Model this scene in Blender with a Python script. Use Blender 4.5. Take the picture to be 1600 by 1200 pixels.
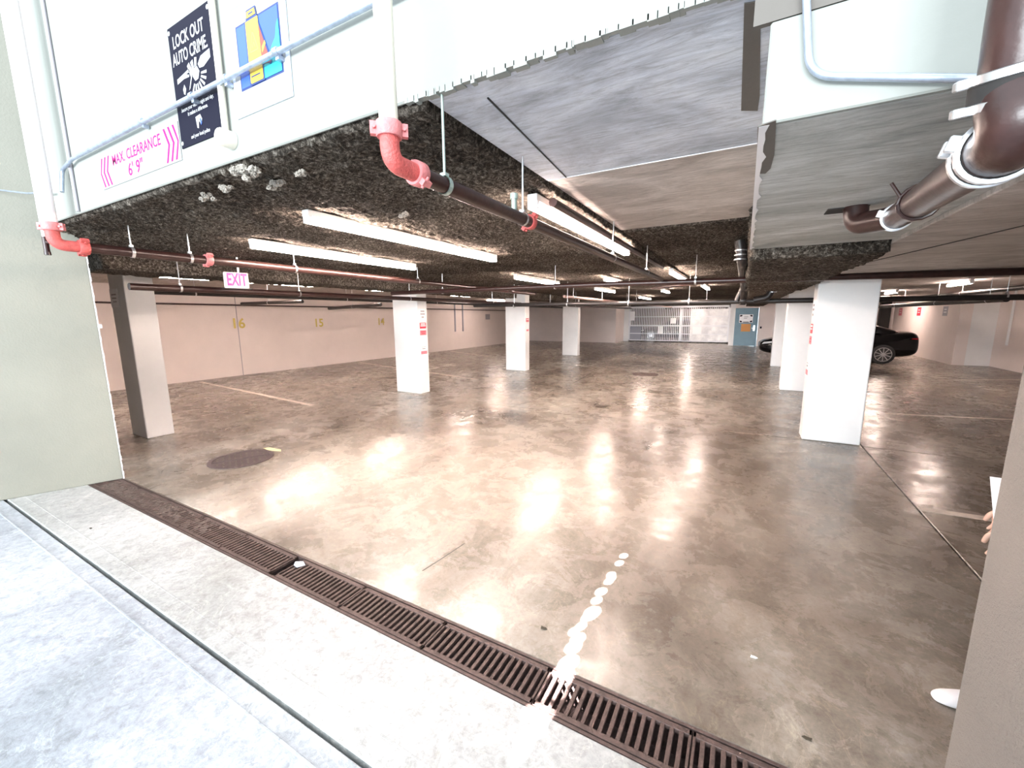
import bpy, bmesh, math, random
from mathutils import Vector, Matrix, noise
for o in list(bpy.data.objects): bpy.data.objects.remove(o)
S = bpy.context.scene
C = S.collection
PI = math.pi
rnd = random.Random(7)
# ------------------------------------------------------------------ camera
H = 1.75; F = 644.0
PIT, ROLL, YAW = math.radians(9.36), math.radians(.4), math.radians(-29.18)
f0 = Vector((math.sin(YAW), math.cos(YAW), 0)); rt0 = Vector((math.cos(YAW), -math.sin(YAW), 0)); up0 = Vector((0, 0, 1))
fw = math.cos(PIT)*f0 - math.sin(PIT)*up0
dn0 = -(math.sin(PIT)*f0 + math.cos(PIT)*up0)
rt = math.cos(ROLL)*rt0 + math.sin(ROLL)*dn0
dn = -math.sin(ROLL)*rt0 + math.cos(ROLL)*dn0
cd = bpy.data.cameras.new('camera'); cam = bpy.data.objects.new('camera', cd); C.objects.link(cam)
m = Matrix.Identity(4)
for i in range(3):
    m[i][0] = rt[i]; m[i][1] = -dn[i]; m[i][2] = -fw[i]
m[2][3] = H
cam.matrix_world = m
cd.sensor_fit = 'HORIZONTAL'; cd.sensor_width = 36; cd.lens = 36*F/1600; cd.clip_start = .02; cd.clip_end = 300
S.camera = cam
# ------------------------------------------------------------------ world, exposure
w = bpy.data.worlds.new('world'); S.world = w; w.use_nodes = True
bg = w.node_tree.nodes['Background']; bg.inputs[0].default_value = (.82, .92, 1, 1); bg.inputs[1].default_value = .82
S.view_settings.view_transform = 'Standard'; S.view_settings.look = 'None'
S.view_settings.gamma = 1; S.view_settings.use_curve_mapping = False
S.view_settings.exposure = 2.0
TUBE = 35.0
# added area lamp behind the camera, stands in for street daylight on the columns
al = bpy.data.lights.new('street_fill', 'AREA'); al.shape = 'RECTANGLE'; al.size = 22; al.size_y = 6; al.energy = 4200; al.color = (.90, .96, 1)
ao = bpy.data.objects.new('street_fill', al); C.objects.link(ao); ao.location = (-2, -25, 3.0); ao.rotation_euler = (math.radians(90), 0, 0)

# measuring helpers: real point on a known real plane seen at photo pixel (x, y)
def _ray(x, y): return rt*((x-800)/F) + dn*((y-600)/F) + fw
def G(x, y, z=0.0):
    d = _ray(x, y); return Vector((0, 0, H)) + d*((z-H)/d.z)
def PY(x, y, Y):
    d = _ray(x, y); return Vector((0, 0, H)) + d*(Y/d.y)
def PX(x, y, X):
    d = _ray(x, y); return Vector((0, 0, H)) + d*(X/d.x)

# ------------------------------------------------------------------ materials
def lin(c): return tuple(((v/255)/12.92 if v/255 <= .04045 else ((v/255+.055)/1.055)**2.4) for v in c)
def mat(name, col, rough=.6, metal=0, emit=None, es=0, bump=0, bscale=40, vary=0, vscale=3, spec=.5, coat=0):
    M = bpy.data.materials.new(name); M.use_nodes = True
    n = M.node_tree; b = n.nodes['Principled BSDF']
    b.inputs['Base Color'].default_value = (*col, 1); b.inputs['Roughness'].default_value = rough
    b.inputs['Metallic'].default_value = metal; b.inputs['Specular IOR Level'].default_value = spec
    b.inputs['Coat Weight'].default_value = coat
    if emit: b.inputs['Emission Color'].default_value = (*emit, 1); b.inputs['Emission Strength'].default_value = es
    tc = n.nodes.new('ShaderNodeTexCoord')
    if vary:
        t = n.nodes.new('ShaderNodeTexNoise'); t.inputs['Scale'].default_value = vscale; t.inputs['Detail'].default_value = 6; t.inputs['Roughness'].default_value = .6
        n.links.new(tc.outputs['Object'], t.inputs['Vector'])
        r = n.nodes.new('ShaderNodeValToRGB'); r.color_ramp.elements[0].position = .3; r.color_ramp.elements[1].position = .7
        r.color_ramp.elements[0].color = (*[c*(1-vary) for c in col], 1); r.color_ramp.elements[1].color = (*[min(1, c*(1+vary)) for c in col], 1)
        n.links.new(t.outputs['Fac'], r.inputs[0]); n.links.new(r.outputs[0], b.inputs['Base Color'])
    if bump:
        t = n.nodes.new('ShaderNodeTexNoise'); t.inputs['Scale'].default_value = bscale; t.inputs['Detail'].default_value = 5
        n.links.new(tc.outputs['Object'], t.inputs['Vector'])
        bp = n.nodes.new('ShaderNodeBump'); bp.inputs['Strength'].default_value = bump; bp.inputs['Distance'].default_value = .01
        n.links.new(t.outputs['Fac'], bp.inputs['Height']); n.links.new(bp.outputs[0], b.inputs['Normal'])
    return M
def ramp(n, src, stops):
    r = n.nodes.new('ShaderNodeValToRGB'); e = r.color_ramp.elements
    while len(e) < len(stops): e.new(.5)
    for q, (p, c) in zip(e, stops): q.position = p; q.color = (*c, 1)
    n.links.new(src, r.inputs[0]); return r
def nz(n, vec, scale, detail=6, rough=.6, dist=0, mapscale=None):
    t = n.nodes.new('ShaderNodeTexNoise'); t.inputs['Scale'].default_value = scale; t.inputs['Detail'].default_value = detail
    t.inputs['Roughness'].default_value = rough; t.inputs['Distortion'].default_value = dist
    if mapscale:
        mp = n.nodes.new('ShaderNodeMapping'); mp.inputs['Scale'].default_value = mapscale[0]; mp.inputs['Rotation'].default_value = mapscale[1]
        n.links.new(vec, mp.inputs[0]); vec = mp.outputs[0]
    n.links.new(vec, t.inputs['Vector']); return t.outputs['Fac']
def mixc(n, fac, a, b, mode='MIX'):
    x = n.nodes.new('ShaderNodeMix'); x.data_type = 'RGBA'; x.blend_type = mode
    if isinstance(fac, float): x.inputs[0].default_value = fac
    else: n.links.new(fac, x.inputs[0])
    for k, v in ((6, a), (7, b)):
        if isinstance(v, tuple): x.inputs[k].default_value = (*v, 1)
        else: n.links.new(v, x.inputs[k])
    return x.outputs[2]
def concrete_floor(name, c0, c1, c2, r0, r1, pit=0.0, stain=.5):
    M = bpy.data.materials.new(name); M.use_nodes = True; n = M.node_tree; b = n.nodes['Principled BSDF']
    tc = n.nodes.new('ShaderNodeTexCoord').outputs['Object']
    big = nz(n, tc, .55, 9, .66, .5, ((1, .6, 1), (0, 0, .35)))
    col = ramp(n, big, [(.33, c0), (.47, c1), (.64, c2)]).outputs[0]
    med = nz(n, tc, 3.2, 10, .74, .5)
    mr = ramp(n, med, [(.3, (.7, .69, .66)), (.5, (1, 1, 1)), (.7, (1.2, 1.18, 1.15))]).outputs[0]
    col = mixc(n, stain, col, mr, 'MULTIPLY')
    mid = nz(n, tc, 15, 10, .82, .3)
    col = mixc(n, .75, col, ramp(n, mid, [(.38, (.68, .67, .64)), (.5, (1, 1, 1)), (.62, (1.22, 1.21, 1.19))]).outputs[0], 'MULTIPLY')
    vn = nz(n, tc, 2.6, 8, .62, 1.2); vm = n.nodes.new('ShaderNodeMath'); vm.operation = 'SUBTRACT'; vm.inputs[1].default_value = .5; n.links.new(vn, vm.inputs[0])
    va = n.nodes.new('ShaderNodeMath'); va.operation = 'ABSOLUTE'; n.links.new(vm.outputs[0], va.inputs[0])
    col = mixc(n, .8, col, ramp(n, va.outputs[0], [(0, (1.35, 1.33, 1.28)), (.012, (1.0, 1.0, 1.0)), (1, (1, 1, 1))]).outputs[0], 'MULTIPLY')
    fine = nz(n, tc, 60, 5, .8)
    fr = ramp(n, fine, [(.35, (.72, .72, .72)), (.6, (1, 1, 1))]).outputs[0]
    col = mixc(n, .45, col, fr, 'MULTIPLY')
    sp = n.nodes.new('ShaderNodeTexNoise'); sp.inputs['Scale'].default_value = 9; sp.inputs['Detail'].default_value = 2
    n.links.new(tc, sp.inputs['Vector'])
    sr = ramp(n, sp.outputs['Fac'], [(.2, (.3, .27, .25)), (.24, (1, 1, 1))]).outputs[0]
    col = mixc(n, .7, col, sr, 'MULTIPLY')
    n.links.new(col, b.inputs['Base Color'])
    rr = n.nodes.new('ShaderNodeMapRange'); rr.inputs[3].default_value = r0; rr.inputs[4].default_value = r1; rr.inputs[1].default_value = .35; rr.inputs[2].default_value = .65
    n.links.new(med, rr.inputs[0]); n.links.new(rr.outputs[0], b.inputs['Roughness'])
    bp = n.nodes.new('ShaderNodeBump'); bp.inputs['Strength'].default_value = .12 + pit; bp.inputs['Distance'].default_value = .006
    n.links.new(fine if pit else med, bp.inputs['Height']); n.links.new(bp.outputs[0], b.inputs['Normal'])
    return M
def soffit(name, c0, c1, c2, scale=1.6):
    M = bpy.data.materials.new(name); M.use_nodes = True; n = M.node_tree; b = n.nodes['Principled BSDF']
    tc = n.nodes.new('ShaderNodeTexCoord').outputs['Object']
    big = nz(n, tc, scale, 8, .65, 1.0, ((1, 1.6, 1), (0, 0, .2)))
    col = ramp(n, big, [(.34, c0), (.5, c1), (.66, c2)]).outputs[0]
    st = nz(n, tc, 9, 8, .75, 1.5, ((.5, 3, 1), (0, 0, .25)))
    sr = ramp(n, st, [(.36, (.6, .6, .6)), (.5, (1, 1, 1)), (.66, (1.25, 1.25, 1.27))]).outputs[0]
    col = mixc(n, .75, col, sr, 'MULTIPLY')
    n.links.new(col, b.inputs['Base Color']); b.inputs['Roughness'].default_value = .75
    bp = n.nodes.new('ShaderNodeBump'); bp.inputs['Strength'].default_value = .6; bp.inputs['Distance'].default_value = .02
    n.links.new(st, bp.inputs['Height']); n.links.new(bp.outputs[0], b.inputs['Normal'])
    return M
def fireproof(name):
    M = bpy.data.materials.new(name); M.use_nodes = True; n = M.node_tree; b = n.nodes['Principled BSDF']
    tc = n.nodes.new('ShaderNodeTexCoord').outputs['Object']
    a = nz(n, tc, 38, 8, .85, .4)
    col = ramp(n, a, [(.36, (.012, .009, .007)), (.48, (.06, .05, .042)), (.57, (.24, .215, .19)), (.68, (.75, .72, .66))]).outputs[0]
    g = nz(n, tc, 1.3, 4, .6)
    gr = ramp(n, g, [(.35, (.55, .5, .45)), (.65, (1.3, 1.28, 1.2))]).outputs[0]
    col = mixc(n, .8, col, gr, 'MULTIPLY')
    n.links.new(col, b.inputs['Base Color']); b.inputs['Roughness'].default_value = .95; b.inputs['Specular IOR Level'].default_value = .15
    bp = n.nodes.new('ShaderNodeBump'); bp.inputs['Strength'].default_value = 1; bp.inputs['Distance'].default_value = .02
    n.links.new(a, bp.inputs['Height']); n.links.new(bp.outputs[0], b.inputs['Normal'])
    return M
M = {}
M['floor'] = concrete_floor('garage_floor_concrete', (.085, .066, .052), (.205, .172, .14), (.39, .36, .315), .15, .40, 0, .32)
M['apron'] = concrete_floor('smooth_apron_concrete', (.27, .28, .275), (.355, .365, .36), (.45, .46, .455), .55, .75, .1, .5)
M['drive'] = concrete_floor('rough_driveway_concrete', (.24, .27, .30), (.36, .39, .43), (.47, .51, .55), .7, .85, .5, .45)
M['dark_gap'] = mat('dark_gap', (.03, .028, .026), .9)
M['slab'] = soffit('bare_concrete_soffit', (.38, .41, .46), (.58, .62, .69), (.74, .78, .84))
M['slab2'] = soffit('warm_concrete_soffit', (.38, .34, .31), (.5, .46, .43), (.64, .6, .57))
M['beam'] = soffit('olive_concrete_soffit', (.31, .325, .315), (.48, .50, .48), (.64, .66, .65), 1.2)
M['fire'] = fireproof('sprayed_fireproofing')
M['lump'] = mat('pale_fireproofing_lump', (.33, .3, .26), .95, bump=1, bscale=60, vary=.5, vscale=30)
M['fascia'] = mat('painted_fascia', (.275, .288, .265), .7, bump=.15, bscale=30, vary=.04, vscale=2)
M['wallout'] = mat('grey_green_paint', (.225, .22, .182), .75, bump=.25, bscale=60, vary=.07, vscale=1.5)
M['pillar'] = mat('greige_stucco', (.20, .172, .15), .85, bump=.6, bscale=110, vary=.06, vscale=4)
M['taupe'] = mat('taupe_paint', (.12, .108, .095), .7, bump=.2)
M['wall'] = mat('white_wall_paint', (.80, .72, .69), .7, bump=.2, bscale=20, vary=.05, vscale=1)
M['colm'] = mat('white_column_paint', (.84, .84, .84), .5, bump=.12, bscale=25, vary=.03, vscale=3)
M['white'] = mat('white_enamel', (.85, .85, .85), .4)
M['cream'] = mat('cream_pipe_paint', (.72, .68, .58), .4, vary=.06, vscale=20)
M['pinkpipe'] = mat('pinkish_white_pipe_paint', (.82, .74, .74), .4)
M['redpipe'] = mat('red_fitting_paint', (.55, .10, .09), .5, bump=.4, bscale=120, vary=.25, vscale=25)
M['pinkfit'] = mat('faded_red_fitting_paint', (.62, .2, .2), .5, bump=.3, bscale=90, vary=.2, vscale=25)
M['maroon'] = mat('maroon_pipe_paint', (.034, .014, .012), .32, vary=.35, vscale=15, bump=.1)
M['blackpipe'] = mat('black_steel_pipe', (.022, .018, .017), .38, vary=.3, vscale=20)
M['litpipe'] = mat('lit_pink_pipe', (.3, .19, .17), .4)  # paler than the maroon pipes: lamp light put into the colour
M['galv'] = mat('galvanised_conduit', (.42, .48, .58), .38, .75, vary=.2, vscale=30)
M['steel'] = mat('bright_steel', (.75, .76, .78), .28, .85)
M['zinc'] = mat('zinc_hanger', (.45, .55, .5), .4, .6)
M['tube'] = mat('lit_tube', (1, 1, 1), .4, emit=(1, .80, .70), es=TUBE)
M['iron'] = mat('rusty_cast_iron', (.085, .055, .048), .6, .3, bump=.4, bscale=90, vary=.35, vscale=25)
M['dirt'] = mat('brown_dirt', (.10, .075, .062), .95, bump=1, bscale=50, vary=.5, vscale=20)
M['mh'] = mat('cast_iron_cover', (.075, .05, .048), .85, .0, bump=.3, bscale=80, vary=.25, vscale=25)
M['line'] = mat('worn_line_paint', (.72, .65, .58), .6, vary=.2, vscale=12)
M['yellow'] = mat('yellow_number_paint', (.62, .50, .12), .6)
M['yellowspot'] = mat('yellow_marking_paint', (.75, .68, .38), .6)
M['black'] = mat('sign_black', (.005, .005, .016), .6, spec=.12)
M['signw'] = mat('sign_white', (.88, .88, .9), .35)
M['signo'] = mat('outdoor_sign_white', (.36, .36, .365), .5, spec=.2)
M['pink'] = mat('sign_pink', (.42, .015, .16), .6, spec=.15)
M['red'] = mat('sign_red', (.6, .03, .06), .4)
M['pinkred'] = mat('sign_light_red', (.75, .2, .25), .4)
M['grey'] = mat('print_grey', (.35, .33, .36), .5)
M['pgrey'] = mat('print_pale_grey', (.3, .31, .36), .5)
M['blue'] = mat('print_blue', (.03, .09, .40), .4)
M['navy'] = mat('print_navy', (.01, .03, .15), .4)
M['cyan'] = mat('print_cyan', (.02, .38, .42), .4)
M['pyel'] = mat('print_yellow', (.55, .36, .04), .4)
M['pred'] = mat('print_red', (.32, .05, .03), .4)
M['frame'] = mat('clear_frame_edge', (.62, .66, .76), .15)
M['door'] = mat('blue_door_paint', (.13, .24, .31), .4, vary=.08, vscale=3)
M['orange'] = mat('orange_notice', (.70, .33, .10), .6)
M['exitw'] = mat('exit_housing', (.75, .65, .65), .4)
M['exitr'] = mat('exit_red_glow', (.8, .02, .08), .4, emit=(1, .01, .08), es=1.2)
M['gate'] = mat('white_gate_paint', (.78, .8, .84), .4)
M['sheet'] = mat('milky_mottled_sheet', (.8, .81, .85), .35, vary=.3, vscale=2.2)
M['carp'] = mat('black_car_paint', (.0025, .0025, .003), .15, 0, coat=.15, spec=.25)
M['glass'] = mat('dark_car_glass', (.006, .008, .01), .05)
M['tyre'] = mat('tyre_rubber', (.012, .012, .012), .8)
M['alloy'] = mat('alloy_wheel', (.6, .6, .63), .25, .8)
M['tail'] = mat('tail_lamp_red', (.5, .01, .02), .2, emit=(1, .03, .05), es=.0)
M['lens'] = mat('headlamp_lens', (.7, .7, .7), .1)
M['shoe'] = mat('white_shoe', (.85, .83, .84), .5)
M['cloth'] = mat('white_cloth', (.85, .86, .92), .8, bump=.3, bscale=15)
M['skin'] = mat('skin', (.62, .40, .30), .5)
M['hair'] = mat('dark_hair', (.02, .014, .01), .6)
M['dark'] = mat('dark_recess', (.02, .018, .017), .8)
M['leaf'] = mat('dry_leaf', (.05, .04, .025), .9)

# ------------------------------------------------------------------ mesh helpers
class MB:
    def __init__(s): s.v = []; s.f = []; s.m = []; s.mi = 0
    def box(s, a, b, M=None):
        x0, y0, z0 = a; x1, y1, z1 = b; k = len(s.v)
        p = [Vector(q) for q in ((x0,y0,z0),(x1,y0,z0),(x1,y1,z0),(x0,y1,z0),(x0,y0,z1),(x1,y0,z1),(x1,y1,z1),(x0,y1,z1))]
        if M: p = [M @ q for q in p]
        s.v += p
        for f in ((0,3,2,1),(4,5,6,7),(0,1,5,4),(1,2,6,5),(2,3,7,6),(3,0,4,7)): s.f.append([k+i for i in f]); s.m.append(s.mi)
        return s
    def prism(s, pts, off):          # pts: planar polygon (3D), off: extrusion vector
        k = len(s.v); n = len(pts); off = Vector(off)
        s.v += [Vector(p) for p in pts] + [Vector(p)+off for p in pts]
        s.f.append([k+i for i in range(n)]); s.m.append(s.mi); s.f.append([k+n+i for i in reversed(range(n))]); s.m.append(s.mi)
        for i in range(n):
            j = (i+1) % n; s.f.append([k+j, k+i, k+n+i, k+n+j]); s.m.append(s.mi)
        return s
    def tube(s, pts, r, seg=14, caps=True):
        pts = [Vector(p) for p in pts]; n = len(pts); k = len(s.v)
        rs = r if isinstance(r, (list, tuple)) else [r]*n
        t = (pts[1]-pts[0]).normalized(); u = t.orthogonal().normalized()
        for i in range(n):
            if i == 0: t2 = (pts[1]-pts[0]).normalized()
            elif i == n-1: t2 = (pts[-1]-pts[-2]).normalized()
            else:
                t2 = (pts[i+1]-pts[i-1])
                t2 = t2.normalized() if t2.length > 1e-9 else t
            u = (u - t2*u.dot(t2)).normalized(); vv = t2.cross(u)
            for j in range(seg):
                a = 2*PI*j/seg; s.v.append(pts[i] + (u*math.cos(a) + vv*math.sin(a))*rs[i])
            t = t2
        for i in range(n-1):
            for j in range(seg):
                j2 = (j+1) % seg; s.f.append([k+i*seg+j, k+i*seg+j2, k+(i+1)*seg+j2, k+(i+1)*seg+j]); s.m.append(s.mi)
        if caps:
            s.f.append([k+j for j in reversed(range(seg))]); s.m.append(s.mi)
            s.f.append([k+(n-1)*seg+j for j in range(seg)]); s.m.append(s.mi)
        return s
    def build(s, name, mt, parent=None, smooth=False, bevel=0, seg=1):
        me = bpy.data.meshes.new(name); me.from_pydata([tuple(v) for v in s.v], [], s.f)
        for q in (mt if isinstance(mt, (list, tuple)) else [mt]): me.materials.append(M[q] if isinstance(q, str) else q)
        me.polygons.foreach_set('material_index', s.m)
        bm = bmesh.new(); bm.from_mesh(me)
        bmesh.ops.recalc_face_normals(bm, faces=bm.faces)
        if bevel: bmesh.ops.bevel(bm, geom=[e for e in bm.edges if e.calc_face_angle(0) > .6], offset=bevel, segments=seg, affect='EDGES', profile=.5)
        bm.to_mesh(me); bm.free()
        if smooth: smooth_mesh(me)
        o = bpy.data.objects.new(name, me); C.objects.link(o)
        if parent is not None:
            o.parent = parent
            if parent.type == 'EMPTY' and parent.parent is None:
                o.matrix_parent_inverse = Matrix.Translation(-parent.location)
        return o
def smooth_mesh(me, ang=.7):
    me.polygons.foreach_set('use_smooth', [True]*len(me.polygons))
    bm = bmesh.new(); bm.from_mesh(me)
    for e in bm.edges:
        if e.calc_face_angle(0) > ang: e.smooth = False
    bm.to_mesh(me); bm.free()
def fillet(pts, r, n=7):
    pts = [Vector(p) for p in pts]; out = [pts[0]]
    for i in range(1, len(pts)-1):
        a = (pts[i-1]-pts[i]); b = (pts[i+1]-pts[i]); la, lb = a.length, b.length; a.normalize(); b.normalize()
        ang = a.angle(b); d = min(r/math.tan(ang/2), la*.49, lb*.49)
        p0 = pts[i]+a*d; p1 = pts[i]+b*d
        for k in range(n+1):
            t = k/n; out.append(p0*(1-t)**2 + pts[i]*2*t*(1-t) + p1*t*t)
    out.append(pts[-1]); return out
def thing(name, label, cat, loc=(0,0,0), group=None):
    o = bpy.data.objects.new(name, None); C.objects.link(o); o.location = loc; o.empty_display_size = .1
    return tag(o, label, cat, group)
def tag(o, label=None, cat=None, group=None, kind=None):
    if label: o['label'] = label
    if cat: o['category'] = cat
    if group: o['group'] = group
    if kind: o['kind'] = kind
    return o
def struct(o, label=None):
    o['kind'] = 'structure'
    if label: o['label'] = label
    return o
def text(body, size, name, mt, parent, mw, thick=.0008, bold=0.0, align='CENTER', sx=1.0):
    cu = bpy.data.curves.new('t', 'FONT'); cu.body = body; cu.size = size; cu.align_x = align; cu.align_y = 'CENTER'
    cu.extrude = thick; cu.offset = bold; cu.resolution_u = 3
    to = bpy.data.objects.new('t', cu); C.objects.link(to)
    dg = bpy.context.evaluated_depsgraph_get(); me = bpy.data.meshes.new_from_object(to.evaluated_get(dg))
    bpy.data.objects.remove(to); me.name = name
    me.transform(mw @ Matrix.Diagonal((sx, 1, 1, 1)))
    me.materials.clear(); me.materials.append(M[mt])
    o = bpy.data.objects.new(name, me); C.objects.link(o); o.parent = parent
    if parent.type == 'EMPTY' and parent.parent is None: o.matrix_parent_inverse = Matrix.Translation(-parent.location)
    return o
def frame(o, ex, ey):                     # matrix with local x=ex, y=ey, z=ex×ey, at o
    ex = Vector(ex).normalized(); ey = Vector(ey).normalized(); ez = ex.cross(ey); q = Matrix.Identity(4)
    for i in range(3): q[i][0] = ex[i]; q[i][1] = ey[i]; q[i][2] = ez[i]; q[i][3] = o[i]
    return q
def fp(W, pts, z=0): return [W @ Vector((p[0], p[1], z)) for p in pts]

# ------------------------------------------------------------------ floor and ground
ZC = 2.55; YF = 1.30
DY0, DY1 = 1.455, 1.675
b = MB(); b.box((-14.5, -9, -.6), (9, 31, -.32)); struct(b.build('trim_1', 'dark_gap'), 'dark earth below the floor slabs')
def slab(name, x0, x1, y0, y1, mt, zt=0.0, bev=.006, label=None):
    bb = MB(); bb.box((x0, y0, -.3), (x1, y1, zt)); return struct(bb.build(name, mt, bevel=bev), label)
g = .006
fl = slab('floor', -13.7, 1.5-g, DY1+.02, 6.9-g, 'floor', label='shiny stained concrete floor inside the entrance')
for x0, x1, y0, y1 in ((-13.7, 1.5-g, 6.9+g, 30.6), (1.5+g, 7.5, DY1+.02, 6.9-g), (1.5+g, 7.5, 6.9+g, 30.6)):
    bb = MB(); bb.box((x0, y0, -.3), (x1, y1, 0)); s_ = bb.build('floor_slab', 'floor', fl, bevel=.005)
slab('floor_apron', -6.6, 3.5, .915, DY0-.02, 'apron', label='pale smooth concrete strip before the drain')
slab('floor_driveway', -9, 3.5, -9, .895, 'drive', -.004, label='rough bluish concrete driveway')
# tooled lips either side of the driveway joint
for y in (.80, 1.02):
    bb = MB(); bb.box((-6.3, y-.006, -.01), (1.5, y+.006, .0012)); struct(bb.build('trim_2', 'apron' if y > .9 else 'drive', bevel=.002), 'tooled groove lip beside the driveway joint')
# trench channel
bb = MB(); bb.box((-6.0, DY0-.02, -.3), (2.2, DY1+.02, -.16)); bb.box((-6.0, DY0-.02, -.16), (2.2, DY0+.002, -.028)); bb.box((-6.0, DY1-.002, -.16), (2.2, DY1+.02, -.028))
bb.box((-6.0, DY0-.02, -.028), (2.2, DY0-.006, .001)); bb.box((-6.0, DY1+.006, -.028), (2.2, DY1+.02, .001))
struct(bb.build('trim_3', 'iron'), 'rusty iron channel edge of the trench drain')

# parking lines (thin paint)
def pline(a, c, wd, lab):
    a = Vector(a).to_3d(); c = Vector(c).to_3d(); d = (c-a).normalized(); p = Vector((-d.y, d.x, 0))*wd/2
    bb = MB(); bb.prism([a-p, c-p, c+p, a+p], (0, 0, .002)); o = bb.build('parking_line', 'line'); return tag(o, lab, 'line', 'painted parking lines')
pline((-13.1, 5.68), (-7.5, 5.15), .09, 'cream parking line on the floor nearest the left columns')
pline((-13.0, 11.1), (-6.42, 9.51), .09, 'cream parking line running behind the second column on the left')
pline((-13.0, 16.85), (-9.7, 15.33), .09, 'farthest cream parking line at the left wall')
pline((1.52, 4.86), (7.0, 5.1), .10, 'thick cream parking line at the right, in front of the right column')
pline((2.32, 9.45), (7.0, 10.5), .08, 'thin cream parking line behind the nearest right column')
pline((4.6, 14.9), (7.0, 16.2), .07, 'faint cream parking line far right near the wall')

# ------------------------------------------------------------------ walls
def wbox(name, a, c, mt, label=None, bev=0):
    bb = MB(); bb.box(a, c); return struct(bb.build(name, mt, bevel=bev), label)
wbox('wall_left', (-13.75, 1.7, 0), (-13.45, 26.9, 2.75), 'wall', 'long white wall with yellow bay numbers')
wbox('wall_back', (-13.45, 26.62, 0), (-7.2, 26.9, 2.75), 'wall', 'white back wall left of the gate')
wbox('wall_niche', (-7.45, 26.9, 0), (-7.2, 29.0, 2.75), 'wall', 'shaded return wall beside the gate')
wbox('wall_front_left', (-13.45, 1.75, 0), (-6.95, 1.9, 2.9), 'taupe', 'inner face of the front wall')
wbox('wall_jamb', (-7.2, 28.7, 0), (-6.85, 29.0, 2.75), 'colm', 'white jamb left of the gate')
wbox('wall_gate_side', (-.72, 26.62, 0), (-.46, 29.2, 2.75), 'colm', 'white wall between the gate and the blue door')
wbox('wall_back_right', (.68, 26.62, 0), (6.6, 26.9, 2.75), 'wall', 'white back wall right of the blue door')
wbox('wall_door_head', (-.46, 26.62, 2.1), (.68, 26.9, 2.75), 'wall', 'wall above the blue door')
wbox('wall_right', (6.3, 19.55, 0), (6.6, 26.62, 2.75), 'wall', 'white right wall with red notices')
wbox('wall_right_step', (6.6, 19.55, 0), (7.2, 19.8, 2.75), 'colm', 'pale step in the right wall')
wbox('wall_right_near', (7.2, 1.6, 0), (7.45, 19.8, 2.75), 'wall', 'right side wall near the entrance')
wbox('wall_front_right', (.705, .15, 0), (7.2, 1.735, 2.55), 'pillar', 'greige front wall right of the entrance', .006)
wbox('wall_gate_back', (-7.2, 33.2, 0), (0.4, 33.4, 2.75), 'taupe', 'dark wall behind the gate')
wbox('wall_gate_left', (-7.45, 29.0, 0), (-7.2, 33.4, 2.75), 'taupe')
wbox('wall_gate_right', (-.46, 29.0, 0), (-.2, 33.4, 2.75), 'wall')
bb = MB(); bb.box((-7.5, 30.6, -.3), (1, 33.4, 0)); struct(bb.build('floor_gate', 'floor'))
wbox('trim_4', (5.72, 26.3, 0), (6.1, 26.62, 2.5), 'dark', 'dark steel post at the far right corner')
# exterior wing wall on the left
d = Vector((-.383, -.924, 0)); c0 = Vector((-5.89, 1.69, 0)); c1 = c0 + d*4.2; pn = Vector((-.924, .383, 0))
bb = MB(); bb.prism([c0, c1, c1+pn*.35, c0+Vector((-.42, .0, 0))], (0, 0, 5.2)); struct(bb.build('wall_wing', 'wallout', bevel=.008, seg=2), 'grey green concrete wing wall left of the entrance')
bb = MB()
zz = 0; 
for k in range(60):
    z0 = k*.0435; wob = .010+.006*noise.noise(Vector((k*.7, 0, 0)))+ (.02 if k == 38 else 0)
    bb.box((-5.893, 1.69, z0), (-5.893+wob*.5, 1.69+wob, z0+.0435))
struct(bb.build('trim_5', 'signw'), 'white strip painted as light caught on the wing wall edge')  # bright strip paints the light catching the wall's chamfered corner
# ------------------------------------------------------------------ fascia and soffits
wbox('wall_fascia', (-5.22, YF, ZC), (-.035, YF+.018, 5.2), 'fascia', 'pale painted facade band above the entrance', .006)
bm_ = MB(); bm_.box((.004, YF, 2.222), (7.45, YF+.02, 2.452)); bmf = struct(bm_.build('wall_beam_face', 'fascia', bevel=.004), 'white painted front face of the dropped beam')
wbox('wall_upper_right', (-.034, YF+.004, 2.455), (7.45, YF+.02, 5.2), 'taupe', 'taupe painted band above the dropped beam')
# bare soffit slab and its formwork boards
sl = MB(); sl.box((-1.095, YF+.02, ZC), (.01, 2.41, ZC+.25)); slab_o = struct(sl.build('ceiling_slab', 'slab'), 'bare grey concrete soffit panel')
sl = MB(); sl.box((-1.095, 2.416, ZC+.003), (.01, 4.12, ZC+.25)); sl.build('soffit_panel', 'slab2', slab_o)
bb = MB(); 
a0 = G(762, 152, ZC); a1 = G(885, 277, ZC)
dd = (a1-a0).normalized(); pp = Vector((-dd.y, dd.x, 0))*.003
bb.prism([a0-pp-Vector((0,0,.004)), a1-pp-Vector((0,0,.004)), a1+pp-Vector((0,0,.004)), a0+pp-Vector((0,0,.004))], (0, 0, .006)); bb.build('form_seam', 'dark_gap', slab_o)
bb = MB(); bb.box((-1.09, 2.408, ZC-.004), (.0, 2.413, ZC+.002)); bb.build('form_seam', 'signw', slab_o)
# ragged plaster lip below the fascia
bb = MB(); x = -1.18; r2 = random.Random(3)
while x < -.04:
    L = r2.uniform(.006, .05); bb.box((x, YF-.003, ZC-.002-r2.random()**2*.012), (x+L, YF+.012+r2.random()*.018, ZC+.012)); x += L*.9
struct(bb.build('trim_6', 'fascia'), 'ragged plaster lip under the facade band')
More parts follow.
